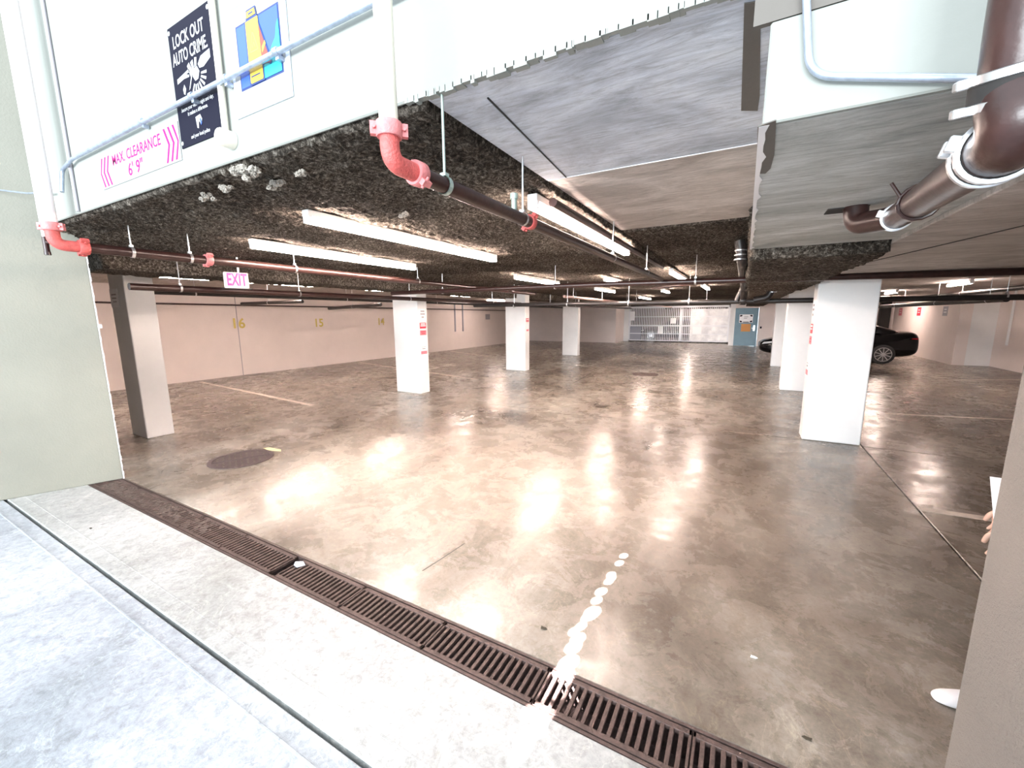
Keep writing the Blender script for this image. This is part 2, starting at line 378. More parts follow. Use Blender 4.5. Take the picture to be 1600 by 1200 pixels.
# dropped beam underside
bb = MB(); bb.box((.004, YF+.02, 2.222), (.80, 3.62, 2.6)); beam = struct(bb.build('ceiling_beam', 'beam', bevel=.003), 'bare olive grey underside of the dropped beam')
def patch(pix, z, mt, parent, name='paint_patch'):
    q = MB(); q.prism([G(px, py, z) - Vector((0, 0, .003)) for px, py in pix], (0, 0, .0028)); return q.build(name, mt, parent)
patch([(1184, 196), (1213, 186), (1210, 240), (1204, 262), (1196, 270), (1182, 270)], 2.222, 'taupe', beam)
patch([(1163, 4), (1189, 0), (1187, 150), (1184, 172), (1158, 172)], ZC, 'taupe', slab_o)
jag = []
for k in range(48):
    y = YF + .0 + k*(3.6-YF)/47; jag.append((.012+.016*abs(noise.noise(Vector((k*1.3, 5, 0))))+(.012 if k % 5 == 0 else 0), y))
bb = MB()
for k in range(47):
    (xa, ya), (xb, yb) = jag[k], jag[k+1]
    bb.prism([(-.004, ya, 2.2185), (xa*.8, ya, 2.2185), (xb*.8, yb, 2.2185), (-.004, yb, 2.2185)], (0, 0, .003))
bb.build('jagged_strip', 'signw', beam)  # jagged white strip along the beam's left edge
# right hand slabs
bb = MB(); bb.box((.80, YF+.02, 2.20), (7.2, 7.6, 2.6)); rsl = struct(bb.build('ceiling_right', 'slab2', bevel=.004), 'low grey soffit over the right bays')
a0 = G(1290, 425, 2.2); a1 = G(1600, 352, 2.2); dd = (a1-a0).normalized(); pp = Vector((-dd.y, dd.x, 0))*.004
bb = MB(); bb.prism([q-Vector((0, 0, .004)) for q in (a0-pp, a1-pp, a1+pp, a0+pp)], (0, 0, .005)); bb.build('form_seam', 'dark_gap', rsl)
wbox('ceiling_right_far', (.80, 7.6, 2.46), (7.45, 26.9, 2.75), 'slab2', 'pale soffit over the far right bays')
wbox('ceiling_left_bay', (-13.7, 1.8, 2.60), (-7.1, 26.9, 2.8), 'slab2', 'pale soffit over the left parking bays')
wbox('ceiling_gate', (-7.4, 26.6, 2.5), (.9, 33.4, 2.75), 'slab2')
wbox('ceiling_backing', (-7.2, 1.55, ZC+.06), (.9, 26.9, 2.85), 'dark')
# sprayed fireproofing: real displaced relief
def rough_sheet(name, x0, x1, y0, y1, z, res, amp, holes=(), side=.12, label=None):
    nx = max(2, int((x1-x0)/res)); ny = max(2, int((y1-y0)/res)); vs = []; fs = []
    for j in range(ny+1):
        for i in range(nx+1):
            x = x0+(x1-x0)*i/nx; y = y0+(y1-y0)*j/ny
            p = Vector((x, y, 0))
            n1 = noise.noise(p*14); n2 = noise.noise(p*33+Vector((5, 1, 0))); n3 = noise.noise(p*2.2+Vector((9, 9, 0)))
            dz = amp*(.5 + .6*abs(n1)*1.6 + .7*n2 + .8*n3)
            if name.startswith('ceiling') is False: pass
            ex = .6*amp*noise.noise(p*27+Vector((3, 7, 0))) if 0 < i < nx and 0 < j < ny else 0
            if i in (0, nx) or j in (0, ny): dz = -.05
            vs.append((x+ex, y+ex*.7, z-dz))
    for j in range(ny):
        for i in range(nx):
            a = j*(nx+1)+i
            if vs[a][0] < -5.2 and vs[a][1] < 1.3 + (-5.2-vs[a][0])*.6: continue
            fs.append((a, a+nx+1, a+nx+2, a+1))
    me = bpy.data.meshes.new(name); me.from_pydata(vs, [], fs); me.materials.append(M['fire'])
    me.polygons.foreach_set('use_smooth', [True]*len(me.polygons))
    o = bpy.data.objects.new(name, me); C.objects.link(o); return struct(o, label)
rough_sheet('ceiling', -6.4, -1.09, YF+.01, 9.0, ZC+.0, .022, .028, label='dark sprayed fireproofing on the ceiling by the entrance')
rough_sheet('ceiling_middle', -1.10, .05, 4.10, 9.0, ZC+.0, .03, .022, label='dark sprayed fireproofing beyond the bare soffit')
rough_sheet('ceiling_far', -6.4, .85, 8.95, 26.7, ZC, .09, .03, label='dark sprayed fireproofing over the far aisle')
def rough_box(name, x0, x1, y0, y1, zb, zt, res, amp, label):
    bb = bmesh.new(); bmesh.ops.create_cube(bb, size=1)
    for v in bb.verts: v.co = Vector(((x0+x1)/2+v.co.x*(x1-x0), (y0+y1)/2+v.co.y*(y1-y0), (zb+zt)/2+v.co.z*(zt-zb)))
    L = y1-y0
    bmesh.ops.subdivide_edges(bb, edges=[e for e in bb.edges if abs((e.verts[0].co-e.verts[1].co).y) > .5*L], cuts=int(L/res), use_grid_fill=True)
    ed = [e for e in bb.edges if abs((e.verts[0].co-e.verts[1].co).x) > .5*(x1-x0)]
    bmesh.ops.subdivide_edges(bb, edges=ed, cuts=int((x1-x0)/res), use_grid_fill=True)
    ed = [e for e in bb.edges if abs((e.verts[0].co-e.verts[1].co).z) > .5*(zt-zb)]
    bmesh.ops.subdivide_edges(bb, edges=ed, cuts=max(2, int((zt-zb)/res)), use_grid_fill=True)
    for v in bb.verts:
        p = v.co.copy(); t = max(0, (zt-p.z)/(zt-zb))
        sgn = Vector(((1 if p.x > (x0+x1)/2 else -1)*(abs(p.x-(x0+x1)/2) > (x1-x0)*.49), 0, -1 if p.z < zb+.01 else 0))
        if abs(p.y-y0) < .01: sgn.y = -1
        if 'right' in name and sgn.x > 0: sgn.x = 0
        a = noise.noise(p*13)*.9 + noise.noise(p*31)*.8 + noise.noise(p*3)*.9
        v.co += Vector((sgn.x*a, sgn.y*a, sgn.z*(.55+.45*a)))*amp
    me = bpy.data.meshes.new(name); bb.to_mesh(me); bb.free(); me.materials.append(M['fire'])
    me.polygons.foreach_set('use_smooth', [True]*len(me.polygons))
    o = bpy.data.objects.new(name, me); C.objects.link(o); return struct(o, label)
rough_box('ceiling_left_beam', -7.1, -6.35, 1.95, 26.6, 2.33, 2.66, .08, .035, 'lumpy fireproofed beam over the left columns')
rough_box('ceiling_right_beam', .0, .80, 3.63, 8.6, 2.16, 2.6, .035, .03, 'lumpy fireproofed underside of the beam by the right column')
rough_box('ceiling_right_beam_far', .05, .82, 8.6, 26.6, 2.2, 2.6, .12, .03, 'fireproofed beam over the far right columns')
# loose pale lumps of fireproofing
def lump(loc, s, seed, lab):
    bb = bmesh.new(); rr = random.Random(int(seed*10)+1)
    for q in range(16):
        c = Vector((rr.gauss(0, .55)*s[0], rr.gauss(0, .45)*s[1], -abs(rr.gauss(0, .5))*s[2])); r = s[0]*rr.uniform(.14, .38)
        g_ = bmesh.ops.create_icosphere(bb, subdivisions=3, radius=1)
        for v in g_['verts']:
            p = v.co.copy(); k = 1+.55*noise.noise(p*2+Vector((seed+q, 0, 0)))+.45*noise.noise(p*5+Vector((0, seed+q, 0)))
            v.co = c+Vector((p.x*r*k*1.2, p.y*r*k, p.z*r*k*.9))
    me = bpy.data.meshes.new('fireproofing_lump'); bb.to_mesh(me); bb.free(); me.materials.append(M['lump'])
    o = bpy.data.objects.new('fireproofing_lump', me); C.objects.link(o); o.location = loc
    tag(o, lab, 'debris', 'loose fireproofing lumps')
for k, (px, py, sx, lab) in enumerate(((383, 262, .06, 'largest pale lump hanging off the fireproofed ceiling under the poster'), (352, 288, .04, 'pale lump at the left, under the black sign'),
        (430, 280, .045, 'ragged pale lump right of the largest one'), (472, 262, .03, 'small pale lump below the right edge of the poster'), (632, 330, .035, 'pale lump hanging between the elbow pipe and the tube light'),
        (320, 300, .035, 'leftmost pale lump under the clearance sign'))):
    p = G(px, py+4, ZC-.04); lump(p, (sx*1.2, sx*.8, sx*.7), k*3.7, lab)

# ------------------------------------------------------------------ columns
def column(x0, x1, y0, y1, zt, lab):
    bb = MB(); bb.box((x0, y0, 0), (x1, y1, zt)); o = bb.build('concrete_column', 'colm', bevel=.015, seg=2)
    return tag(o, lab, 'column', 'white garage columns')
col1 = column(-8.06, -7.55, 2.5, 2.84, 2.6, 'white column right beside the grey green wing wall')
col2 = column(-7.10, -6.36, 7.1, 7.42, 2.6, 'white column with red notices, second from the left')
col3 = column(-6.76, -6.04, 11.7, 12.0, 2.5, 'white column third from the left')
col4 = column(-7.06, -6.34, 17.3, 17.6, 2.5, 'white column nearest the gate on the left side')
col5 = column(.83, 1.48, 6.92, 7.25, 2.6, 'large white column at the right, nearest the camera')
col6 = column(.84, 1.5, 11.36, 11.7, 2.46, 'white column right behind the large right one')
col7 = column(.89, 1.5, 16.5, 16.85, 2.46, 'farthest white column on the right, in front of the black car')

def plate(name, W, w_, h_, mt, label=None, cat='sign', t=.004, group=None):
    q = MB(); q.box((-w_/2, -h_/2, 0), (w_/2, h_/2, t), W); o = q.build(name, mt, bevel=min(.001, t/4))
    if label: tag(o, label, cat, group)
    return o
def bars(W, parent, rows, z, mt='grey', name='print'):
    q = MB()
    for (x, y, w_, h_) in rows: q.box((x-w_/2, y-h_/2, z), (x+w_/2, y+h_/2, z+.0015), W)
    return q.build(name, mt, parent)
def col_signs(xf, yc, sgn, who, dims=.22):
    # notices stacked on the side face of a column (face normal = sgn X)
    def W(z): return frame(Vector((xf+sgn*.001, yc, z)), (0, sgn, 0), (0, 0, 1))
    o = plate('white_notice', W(1.78), dims, .28, 'signw', 'white notice with grey lines, topmost on '+who, 'notice')
    bars(W(1.78), o, [(0, .09, .13, .03), (0, .03, .15, .03), (0, -.04, .08, .03)], .0042)
    o = plate('red_notice', W(1.55), dims*.95, .13, 'red', 'dark red notice under the white one on '+who, 'notice')
    bars(W(1.55), o, [(0, .035, .15, .025), (0, -.005, .17, .02)], .0042, 'signw')
    o = plate('red_notice', W(1.39), dims*.95, .11, 'pinkred', 'paler red notice in the middle of the stack on '+who, 'notice')
    bars(W(1.39), o, [(0, .02, .15, .02), (0, -.02, .12, .02)], .0042, 'red')
    o = plate('white_notice', W(1.0), dims*.95, .22, 'signw', 'white notice with a red foot, lowest on '+who, 'notice')
    bars(W(1.0), o, [(0, .07, .14, .008), (0, .03, .10, .02)], .0042)
    bars(W(1.0), o, [(0, -.06, .2, .07)], .0042, 'pinkred')
col_signs(-6.36, 7.26, 1, 'the second left column')
col_signs(.83, 7.08, -1, 'the large right column', .2)
def W3(z): return frame(Vector((-6.039, 11.85, z)), (0, 1, 0), (0, 0, 1))
o = plate('red_notice', W3(1.62), .2, .12, 'pinkred', 'red notice on the side of the third left column', 'notice')
bars(W3(1.62), o, [(0, .02, .15, .02)], .0042, 'signw')
o = plate('white_notice', W3(1.38), .2, .26, 'signw', 'white notice below the red one on the third left column', 'notice')
bars(W3(1.38), o, [(0, -.08, .15, .06)], .0042, 'pinkred')
# notice on column 1
a = PY(179, 466, 2.49); W = frame(a, (1, 0, 0), (0, 0, 1))
o = plate('white_notice', W, .27, .26, 'signw', 'white paper notice high on the column beside the wing wall', 'notice')
bars(W, o, [(0, .05, .16, .018), (0, 0, .14, .018), (.01, -.05, .12, .018)], .0042)

# ------------------------------------------------------------------ bay numbers
for s_, px, py in (('16', 372, 506), ('15', 498, 505), ('14', 595, 503)):
    p = PX(px, py, -13.45); t_ = thing('bay_number', {'16': 'largest yellow number 16, painted nearest the wing wall', '15': 'yellow number 15 painted in the middle of the left wall', '14': 'yellow number 14 painted just left of the second column'}[s_], 'number', p, 'yellow bay numbers')
    text(s_, .42 if s_ == '16' else .40, 'digits', 'yellow', t_, frame(p+Vector((.004, 0, 0)), (0, 1, 0), (0, 0, 1)), .001, .008)
p = PX(762, 495, -13.45); o = plate('wall_notice', frame(p, (0, 1, 0), (0, 0, 1)), .5, .32, 'grey', 'small grey notice on the left wall between the columns', 'notice')
q = MB()
for (a, c) in ((-.7, -.64), (.0, .06)): q.box((-13.45, p.y-2.6+a, .95), (-13.4, p.y-2.6+c, 2.4))
tag(q.build('wall_conduit', 'pgrey'), 'pair of grey conduits running down the left wall', 'conduit')
bb = MB(); bb.box((-13.452, 7.0-.01, 0), (-13.445, 7.0+.01, 2.4)); struct(bb.build('trim_7', 'grey'), 'wall panel joint beside number 16')
# ------------------------------------------------------------------ clearance sign, black sign, poster
p0, p1, p2 = PY(163, 298, YF), PY(286, 253, YF), PY(155, 245, YF)
cx = (p0.x+p1.x)/2 ; wdt = 1.13; hgt = .205; W = frame(Vector((cx, YF, 2.745)), (1, 0, 0), (0, 0, 1))
WF = lambda x, z: frame(Vector((x, YF-.001, z)), (1, 0, 0), (0, 0, 1))
# local z of frame((1,0,0),(0,0,1)) points to -Y (towards the driveway)
cs = plate('clearance_sign', WF(cx, 2.745), wdt, hgt, 'signo', 'white sign with pink chevrons reading MAX. CLEARANCE on the facade', 'sign')
text('MAX. CLEARANCE', .088, 'lettering', 'pink', cs, WF(cx, 2.792) @ Matrix.Translation((0, 0, .0045)), .0006, .0008, sx=.96)
text("6' 9\"", .105, 'lettering', 'pink', cs, WF(cx-.02, 2.698) @ Matrix.Translation((0, 0, .0045)), .0006, .001, sx=1.15)
Wc = WF(cx, 2.745)
for sgn in (-1, 1):
    for k in range(3):
        q = MB(); xo = sgn*(.40+.055*k)
        tip = xo+sgn*.045; th = .02
        for (ya, yb, xa, xb) in ((.092, 0, xo, tip), (0, -.092, tip, xo)):
            pts = [(max(-.56, min(.56, x_)), y_) for x_, y_ in ((xa-th/2, ya), (xa+th/2, ya), (xb+th/2, yb), (xb-th/2, yb))]
            q.prism(fp(Wc, pts, .0042), (Wc.to_3x3() @ Vector((0, 0, .001))))
        q.build('chevron', 'pink', cs)

bx, bz, bw, bh = -2.635, 2.995, .43, .60
bs = plate('crime_sign', WF(bx, bz), bw, bh, 'black', 'black sign reading LOCK OUT AUTO CRIME on the facade', 'sign', .005)
def WB(x, z, dz=.0055): return WF(bx+x, bz+z) @ Matrix.Translation((0, 0, dz))
text('LOCK OUT', .083, 'lettering', 'signo', bs, WB(-.012, .215), .0006, .0016, sx=.76)
text('AUTO CRIME.', .083, 'lettering', 'signo', bs, WB(-.012, .135), .0006, .0016, sx=.71)
text('Secure your vehicle night and day,', .027, 'lettering', 'signo', bs, WB(0, -.115), .0004, .0006, sx=.9)
text('it makes a difference.', .027, 'lettering', 'signo', bs, WB(0, -.145), .0004, .0006, sx=.9)
text('and your local police', .026, 'lettering', 'signo', bs, WB(0, -.262), .0004, .0006, sx=.9)
def poly(W, pts, mt, parent, name='print', t=.0008):
    q = MB(); q.prism(fp(W, pts), W.to_3x3() @ Vector((0, 0, t))); return q.build(name, mt, parent)
q = MB(); Wg = WB(0, 0)
def gp(pts): q.prism(fp(Wg, [(a*.9, b*.8+.018) for a, b in pts]), Wg.to_3x3() @ Vector((0, 0, .0007)))
# two hands and a burst of shards
gp([(-.19, .03), (-.10, .045), (-.045, .055), (-.035, .035), (-.08, .032), (-.045, .02), (-.05, .008), (-.11, .012), (-.19, .0)])
gp([(.06, .052), (.10, .088), (.20, .10), (.20, .05), (.12, .02), (.075, .025)])
gp([(-.035, .09), (.0, .03), (-.05, -.06), (-.065, -.07), (-.03, .0), (-.06, .075)])
gp([(-.02, .085), (.01, .095), (.015, .04), (-.002, .035)])
gp([(.03, .1), (.055, .095), (.045, .045), (.02, .04)])
gp([(.0, .035), (.045, .05), (.07, .01), (.05, -.03), (.015, -.035), (-.01, 0)])
for k in range(7):
    a = -2.1+k*.33; r0, r1 = .055, .115
    ca, sa = math.cos(a), math.sin(a); ox, oy = .03, .0
    gp([(ox+r0*ca-.006*sa, oy+r0*sa+.006*ca), (ox+r1*ca-.009*sa, oy+r1*sa+.009*ca), (ox+r1*ca+.009*sa, oy+r1*sa-.009*ca), (ox+r0*ca+.006*sa, oy+r0*sa-.006*ca)])
gp([(-.135, -.045), (-.115, -.02), (-.10, -.05), (-.115, -.085), (-.13, -.075)])
q.build('emblem', 'signo', bs)
poly(WB(.0, -.205, .0055), [(-.03, .03), (.02, .035), (.035, .01), (.02, -.02), (.012, -.005), (.0, .005), (-.008, -.03), (-.022, -.025)], 'signo', bs, 'emblem')
poly(WB(.0, -.205, .0062), [(.012, .012), (.024, .014), (.03, -.01), (.02, -.02)], 'blue', bs, 'emblem')
for sx_, sz_ in ((-1, 1), (1, 1), (-1, -1)):
    poly(WB(sx_*.2, sz_*.275, .0052), [(.011*math.cos(k*PI/5), .011*math.sin(k*PI/5)) for k in range(10)], 'steel', bs, 'screw')

px_, pz_, pw, ph = -2.055, 3.035, .45, .62
po = plate('safety_poster', WF(px_, pz_), pw, ph, 'frame', 'framed white poster of a yellow wet-floor stand on blue', 'poster', .006)
def WP(x, z, dz=.0065): return WF(px_+x, pz_+z) @ Matrix.Translation((0, 0, dz))
poly(WP(0, 0, .0062), [(-.2, -.29), (.2, -.29), (.2, .29), (-.2, .29)], 'signo', po, 'paper')
Q = WP(.012, -.045, .0072)
poly(Q, [(-.168, -.158), (.168, -.158), (.168, .118), (-.168, .118)], 'navy', po)
poly(WP(.012, -.045, .0082), [(-.16, -.15), (.16, -.15), (.16, .11), (-.16, .11)], 'blue', po)
poly(WP(.012, -.045, .0092), [(-.08, -.15), (.16, -.15), (.16, .055), (.145, .04), (.13, -.01), (.10, -.035), (.08, -.06), (.05, -.09), (.0, -.10), (-.06, -.11), (-.09, -.135)], 'cyan', po)
poly(WP(.012, -.045, .0102), [(-.075, .115), (-.068, .155), (.005, .155), (.012, .115), (.02, .085), (.095, -.095), (.085, -.105), (.03, -.08), (.03, -.155), (-.08, -.155), (-.088, -.145), (-.088, .11)], 'navy', po)
poly(WP(.012, -.045, .0108), [(.018, .075), (.085, -.095), (.018, -.09)], 'pred', po)
poly(WP(.012, -.045, .0112), [(.03, -.02), (.055, .0), (.06, -.015), (.03, -.045)], 'pyel', po)
poly(WP(.012, -.045, .0112), [(-.08, -.14), (-.074, -.148), (.018, -.148), (.022, -.14), (.018, .11), (-.08, .11)], 'pyel', po)
poly(WP(.012, -.045, .0112), [(-.068, .122), (-.062, .148), (-.002, .148), (.004, .122)], 'pyel', po)
poly(WP(.012, -.045, .0118), [(-.05, .138), (-.015, .138), (-.015, .132), (-.05, .132)], 'navy', po)
poly(WP(.012, -.045, .0118), [(-.07, -.118), (-.0, -.118), (-.0, -.123), (-.07, -.123)], 'navy', po)
q = MB(); Wt = WP(.012, -.045, .0118)
for a, c in (((-.06, -.02), (-.03, .06)), ((-.03, .06), (.0, -.02)), ((-.06, -.02), (.0, -.02)), ((-.04, -.005), (-.025, .03)), ((-.03, .02), (-.02, -.005))):
    A = Vector(a); Bv = Vector(c); dv = (Bv-A).normalized(); nn = Vector((-dv.y, dv.x))*.0018
    q.prism(fp(Wt, [A-nn, Bv-nn, Bv+nn, A+nn]), Wt.to_3x3() @ Vector((0, 0, .0004)))
q.build('print', 'orange', po)
q = MB(); Wt = WP(.012, -.045, .0072)
for x_, z_, w_ in ((-.1, .2, .18), (-.03, .215, .1), (.06, .2, .09)): q.box((x_-w_/2, z_-.004, 0), (x_+w_/2, z_+.004, .0008), Wt)
q.box((-.12, .24, 0), (-.07, .275, .0008), Wt)
for z_ in (-.18, -.2): q.box((-.15, z_-.002, 0), (.12, z_+.002, .0008), Wt)
q.build('print', 'pgrey', po)

# ------------------------------------------------------------------ conduits on the facade
def pipe(name, pts, r, mt, label, cat='pipe', group=None, seg=16, fil=None):
    q = MB(); q.tube(fillet(pts, fil) if fil else pts, r, seg); o = q.build(name, mt, smooth=True)
    return tag(o, label, cat, group)
def ring(parent, c, ax, r, w_, mt, name='coupling', lug=0, seg=20):
    c = Vector(c); ax = Vector(ax).normalized(); q = MB()
    q.tube([c-ax*w_/2, c-ax*w_*.4, c+ax*w_*.4, c+ax*w_/2], [r*.93, r, r, r*.93], seg)
    if lug:
        u = ax.orthogonal().normalized(); v = ax.cross(u); ll = u if lug == 1 else v
        for s_ in (-1, 1):
            cc = c + ll*s_*r*1.12; k = r*.28; other = ax.cross(ll)
            W = frame(cc, ax, ll); q.box((-w_*.42, -k, -k*.9), (w_*.42, k, k*.9), W)
            q.tube([cc-other*k*1.8, cc+other*k*1.8], k*.45, 8)
    return q.build(name, mt, parent, smooth=True)
def hanger(parent, c, r, ztop, mt='steel', name='hanger', ax=(0, 1, 0), ring_w=.022):
    c = Vector(c); ax = Vector(ax); q = MB()
    q.tube([c+Vector((0, 0, r*1.35)), Vector((c.x, c.y, ztop))], .005, 8)
    u = Vector((0, 0, 1)).cross(ax)
    n = 20
    for k in range(n):
        a0 = 2*PI*k/n; a1 = 2*PI*(k+1)/n
        p = [c+(u*math.cos(a)+Vector((0, 0, 1))*math.sin(a))*rr+ax*s_ for a in (a0, a1) for rr in (r*1.06, r*1.16) for s_ in (-ring_w/2, ring_w/2)]
        q.v += p; b0 = len(q.v)-8
        for f in ((0,1,3,2),(4,6,7,5),(0,4,5,1),(2,3,7,6)): q.f.append([b0+i for i in f]); q.m.append(0)
    q.box((c.x-.012, c.y-.012, c.z+r*1.1), (c.x+.012, c.y+.012, c.z+r*1.5))
    return q.build(name, mt, parent, smooth=True)
YC = YF-.035
pc = [PY(97, 300, YC-.03), PY(97, 266, YC), PY(112, 249, YC), PY(480, 57, YC), PY(640, -25, YC)]
fc = pipe('facade_conduit', pc, .0125, 'galv', 'galvanised conduit crossing the facade in front of the black sign and poster', 'conduit', fil=.05)
for px, py in ((222, 190), (300, 150), (432, 81), (352, 123)):
    c = PY(px, py, YC); dv = pc[3]-pc[2]; ring(fc, c, dv, .017, .03, 'galv', 'strap')
    q = MB(); q.box((c.x-.012, YC, c.z-.03), (c.x+.012, YF-.0075, c.z-.012)); q.build('strap_foot', 'galv', fc)
# thin wire conduit on the wing wall
pa = [Vector((-6.3, .9, 2.75)), PY(0, 297, 1.18), PY(42, 302, 1.22), PY(76, 301, 1.25)]
pipe('thin_conduit', [PY(-40, 293, 1.10), pa[1], pa[2], pa[3]], .007, 'galv', 'thin galvanised conduit crossing the wing wall', 'conduit')
# vertical conduit with round bell
p = PY(351, 209, YF-.06); xx = PY(350, 180, YF-.022).x+.012
vc = pipe('bell_conduit', [(xx-.012, YF-.022, p.z+.02), (xx-.012, YF-.022, 4.6)], .0155, 'cream', 'cream vertical conduit between the black sign and the poster', 'conduit')
q = MB(); q.tube([(xx+.005, YF-.001, p.z-.005), (xx+.005, YF-.062, p.z-.005), (xx+.005, YF-.07, p.z-.005)], [.042, .042, .037], 28)
rb = tag(q.build('round_box', 'cream', smooth=True), 'cream round box at the foot of the vertical conduit', 'box')
# conduit shadows at the left end of the facade, put in as grey strips
for xg, w_ in ((PY(95, 150, YF).x, .012), (PY(38, 150, YF).x, .007)):
    bb = MB(); bb.tube([(xg, YF-.012, ZC+.01), (xg, YF-.012, 5.1)], w_, 8); tag(bb.build('shadow_strip', 'grey', smooth=True), 'grey strip painted as conduit shadow right of the red-footed pipe' if w_ > .01 else 'thinner grey strip painted as conduit shadow at the far left of the facade', 'shadow')

# left painted riser with red elbow, runs into the garage
XL, ZL = -4.62, 2.31; YV = 1.16
rl = .040
lp = thing('left_riser_pipe', 'pinkish white riser with red elbow beside the wing wall', 'pipe', (XL, YV, ZL))
q = MB(); q.tube([(XL, YV, ZL+.13), (XL, YV, 5.0)], rl, 20); q.build('riser', 'pinkpipe', lp, smooth=True)
q = MB(); q.tube(fillet([(XL, YV, ZL+.14), (XL, YV, ZL), (XL, YV+.14, ZL)], .11, 10), rl*1.04, 20); q.build('elbow', 'redpipe', lp, smooth=True)
ring(lp, (XL, YV, ZL+.13), (0, 0, 1), rl*1.4, .06, 'pinkfit', lug=1); ring(lp, (XL, YV+.16, ZL), (0, 1, 0), rl*1.4, .06, 'redpipe', lug=1)
q = MB(); q.tube([(XL, YV+.15, ZL), (XL, 9.5, ZL-.02)], rl, 18); q.build('run', 'maroon', lp, smooth=True)
for y in (1.62, 2.05, 3.1, 5.2): hanger(lp, (XL, y, ZL), rl, ZC-.01)
ring(lp, (XL, 2.2, ZL), (0, 1, 0), rl*1.35, .06, 'pinkfit', lug=1)
# thin white drain pipe with dark red tee at the far left
tp = thing('thin_riser_pipe', 'thin white riser with dark red tee on the wing wall', 'pipe', (-4.85, 1.13, 2.3))
pt = PY(70, 372, 1.14); X2 = pt.x
q = MB(); q.tube([(X2, 1.14, pt.z), (X2, 1.14, 5.0)], .014, 12); q.build('riser', 'signw', tp, smooth=True)
q = MB(); q.tube([(X2, 1.14, pt.z+.01), (X2, 1.14, pt.z-.10)], .017, 12); q.tube([(X2, 1.14, pt.z-.03), (XL-.05, YV, pt.z-.035)], .013, 12); q.tube([(X2, 1.14, pt.z-.10), (X2, 1.14, pt.z-.125)], .02, 12)
q.build('tee', 'maroon', tp, smooth=True)

# main riser and run
XM, ZM, YM, rm = -1.02, 2.235, 1.045, .029
mp = thing('main_riser_pipe', 'cream riser with red elbow feeding a dark pipe along the ceiling', 'pipe', (XM, YM, ZM))
q = MB(); q.tube([(XM, YM, ZM+.10), (XM, YM, 4.6)], rm, 24); q.build('riser', 'cream', mp, smooth=True)
q = MB(); q.tube(fillet([(XM, YM, ZM+.10), (XM, YM, ZM), (XM, YM+.12, ZM)], .085, 12), rm*1.04, 24); q.build('elbow', 'redpipe', mp, smooth=True)
ring(mp, (XM, YM, ZM+.095), (0, 0, 1), rm*1.42, .045, 'pinkfit', lug=1, seg=26); ring(mp, (XM, YM+.125, ZM), (0, 1, 0), rm*1.42, .045, 'pinkfit', lug=2, seg=26)
q = MB(); q.tube([(XM, YM+.13, ZM), (XM, 6.0, ZM-.01)], rm, 22); q.build('run', 'maroon', mp, smooth=True)
hanger(mp, (XM, 1.32, ZM), rm, ZC-.0, 'zinc', ring_w=.02)
hanger(mp, (XM, 1.95, ZM), rm, ZC-.02, ring_w=.012); hanger(mp, (XM, 3.6, ZM), rm, ZC-.02, ring_w=.015); hanger(mp, (XM, 5.0, ZM), rm, ZC-.02)
ring(mp, (XM, 2.03, ZM), (0, 1, 0), rm*1.3, .04, 'redpipe', lug=1)
q = MB(); q.tube([(XM, 1.86, ZM), (XM, 1.86, ZM+.075)], .014, 10); q.tube([(XM, 1.86, ZM+.075), (XM, 1.86, ZM+.10)], .02, 10); q.build('sprinkler_head', 'zinc', mp, smooth=True)
# second dark run above the light on the bare soffit edge
pipe('soffit_edge_pipe', [(-1.14, 2.6, 2.475), (-1.165, 6.9, 2.475)], .028, 'maroon', 'dark pipe tight against the ceiling beside the right tube light')

# cross main
cmn = pipe('cross_main_pipe', [(-6.0, 6.0, 2.2), (-2.0, 6.05, 2.2), (7.1, 6.2, 2.10)], .038, 'maroon', 'long dark red pipe crossing the aisle in front of the right column')
for x in (-4.8, -2.6, -.6, 2.6): hanger(cmn, (x, 6.05+.015*max(0, x), 2.2-.011*max(0, x+2)), .038, ZC-.02 if x < 1 else 2.21, ax=(1, 0, 0))
for x in (-3.4, 0.3): ring(cmn, (x, 6.08, 2.19), (1, 0, 0), .052, .07, 'maroon')
bl = pipe('sprinkler_main_pipe', [(-6.2, 9.1, 2.03), (7.1, 9.1, 1.955)], .045, 'blackpipe', 'black pipe crossing in front of the white column behind the right one')
for x in (-5, -3.6, -2.2, -1, 1.7, 3.4, 5): hanger(bl, (x, 9.1, 2.0), .045, ZC-.03 if x < .8 else 2.47, ax=(1, 0, 0))
sy = pipe('left_aisle_pipe', [(-6.2, 2.1, 2.115), (-6.2, 26.4, 2.16)], .04, 'maroon', 'dark red pipe running along the tops of the left columns')
for y in (2.6, 4.2, 6.7, 10, 14): hanger(sy, (-6.2, y, 2.12), .04, 2.56)
def runY(px, py, z, y0, y1, r, mt, lab):
    p = G(px, py, z); o = pipe('overhead_pipe', [(p.x, y0, z), (p.x, y1, z)], r, mt, lab, 'pipe')
    for yy in (y0+.6, y0+3, y0+6, y0+10): hanger(o, (p.x, yy, z), r, 2.47 if p.x > .8 else ZC-.01)
    return o
runY(840, 459, 2.2, 9.3, 26, .035, 'litpipe', 'red pipe coloured pale as if lit, running to the gate above the middle aisle')
runY(1600, 449, 2.2, 7.7, 26, .045, 'blackpipe', 'black pipe running to the far wall over the right bays')
runY(1596, 466, 1.98, 10.5, 24, .05, 'blackpipe', 'lowest black pipe over the right bays')
oh = pipe('overhead_pipe', [(-9.0, 3.2, 2.2), (-9.0, 25, 2.2)], .035, 'blackpipe', 'black pipe running over the left parking bays')
for yy in (4, 7.4, 11, 16): hanger(oh, (-9.0, yy, 2.2), .035, 2.61)
oh = pipe('overhead_pipe', [(-11.6, 6.2, 2.12), (-9.06, 6.2, 2.12)], .04, 'blackpipe', 'short black branch pipe near the bay number 16'); hanger(oh, (-10.4, 6.2, 2.12), .04, 2.61, ax=(1, 0, 0))
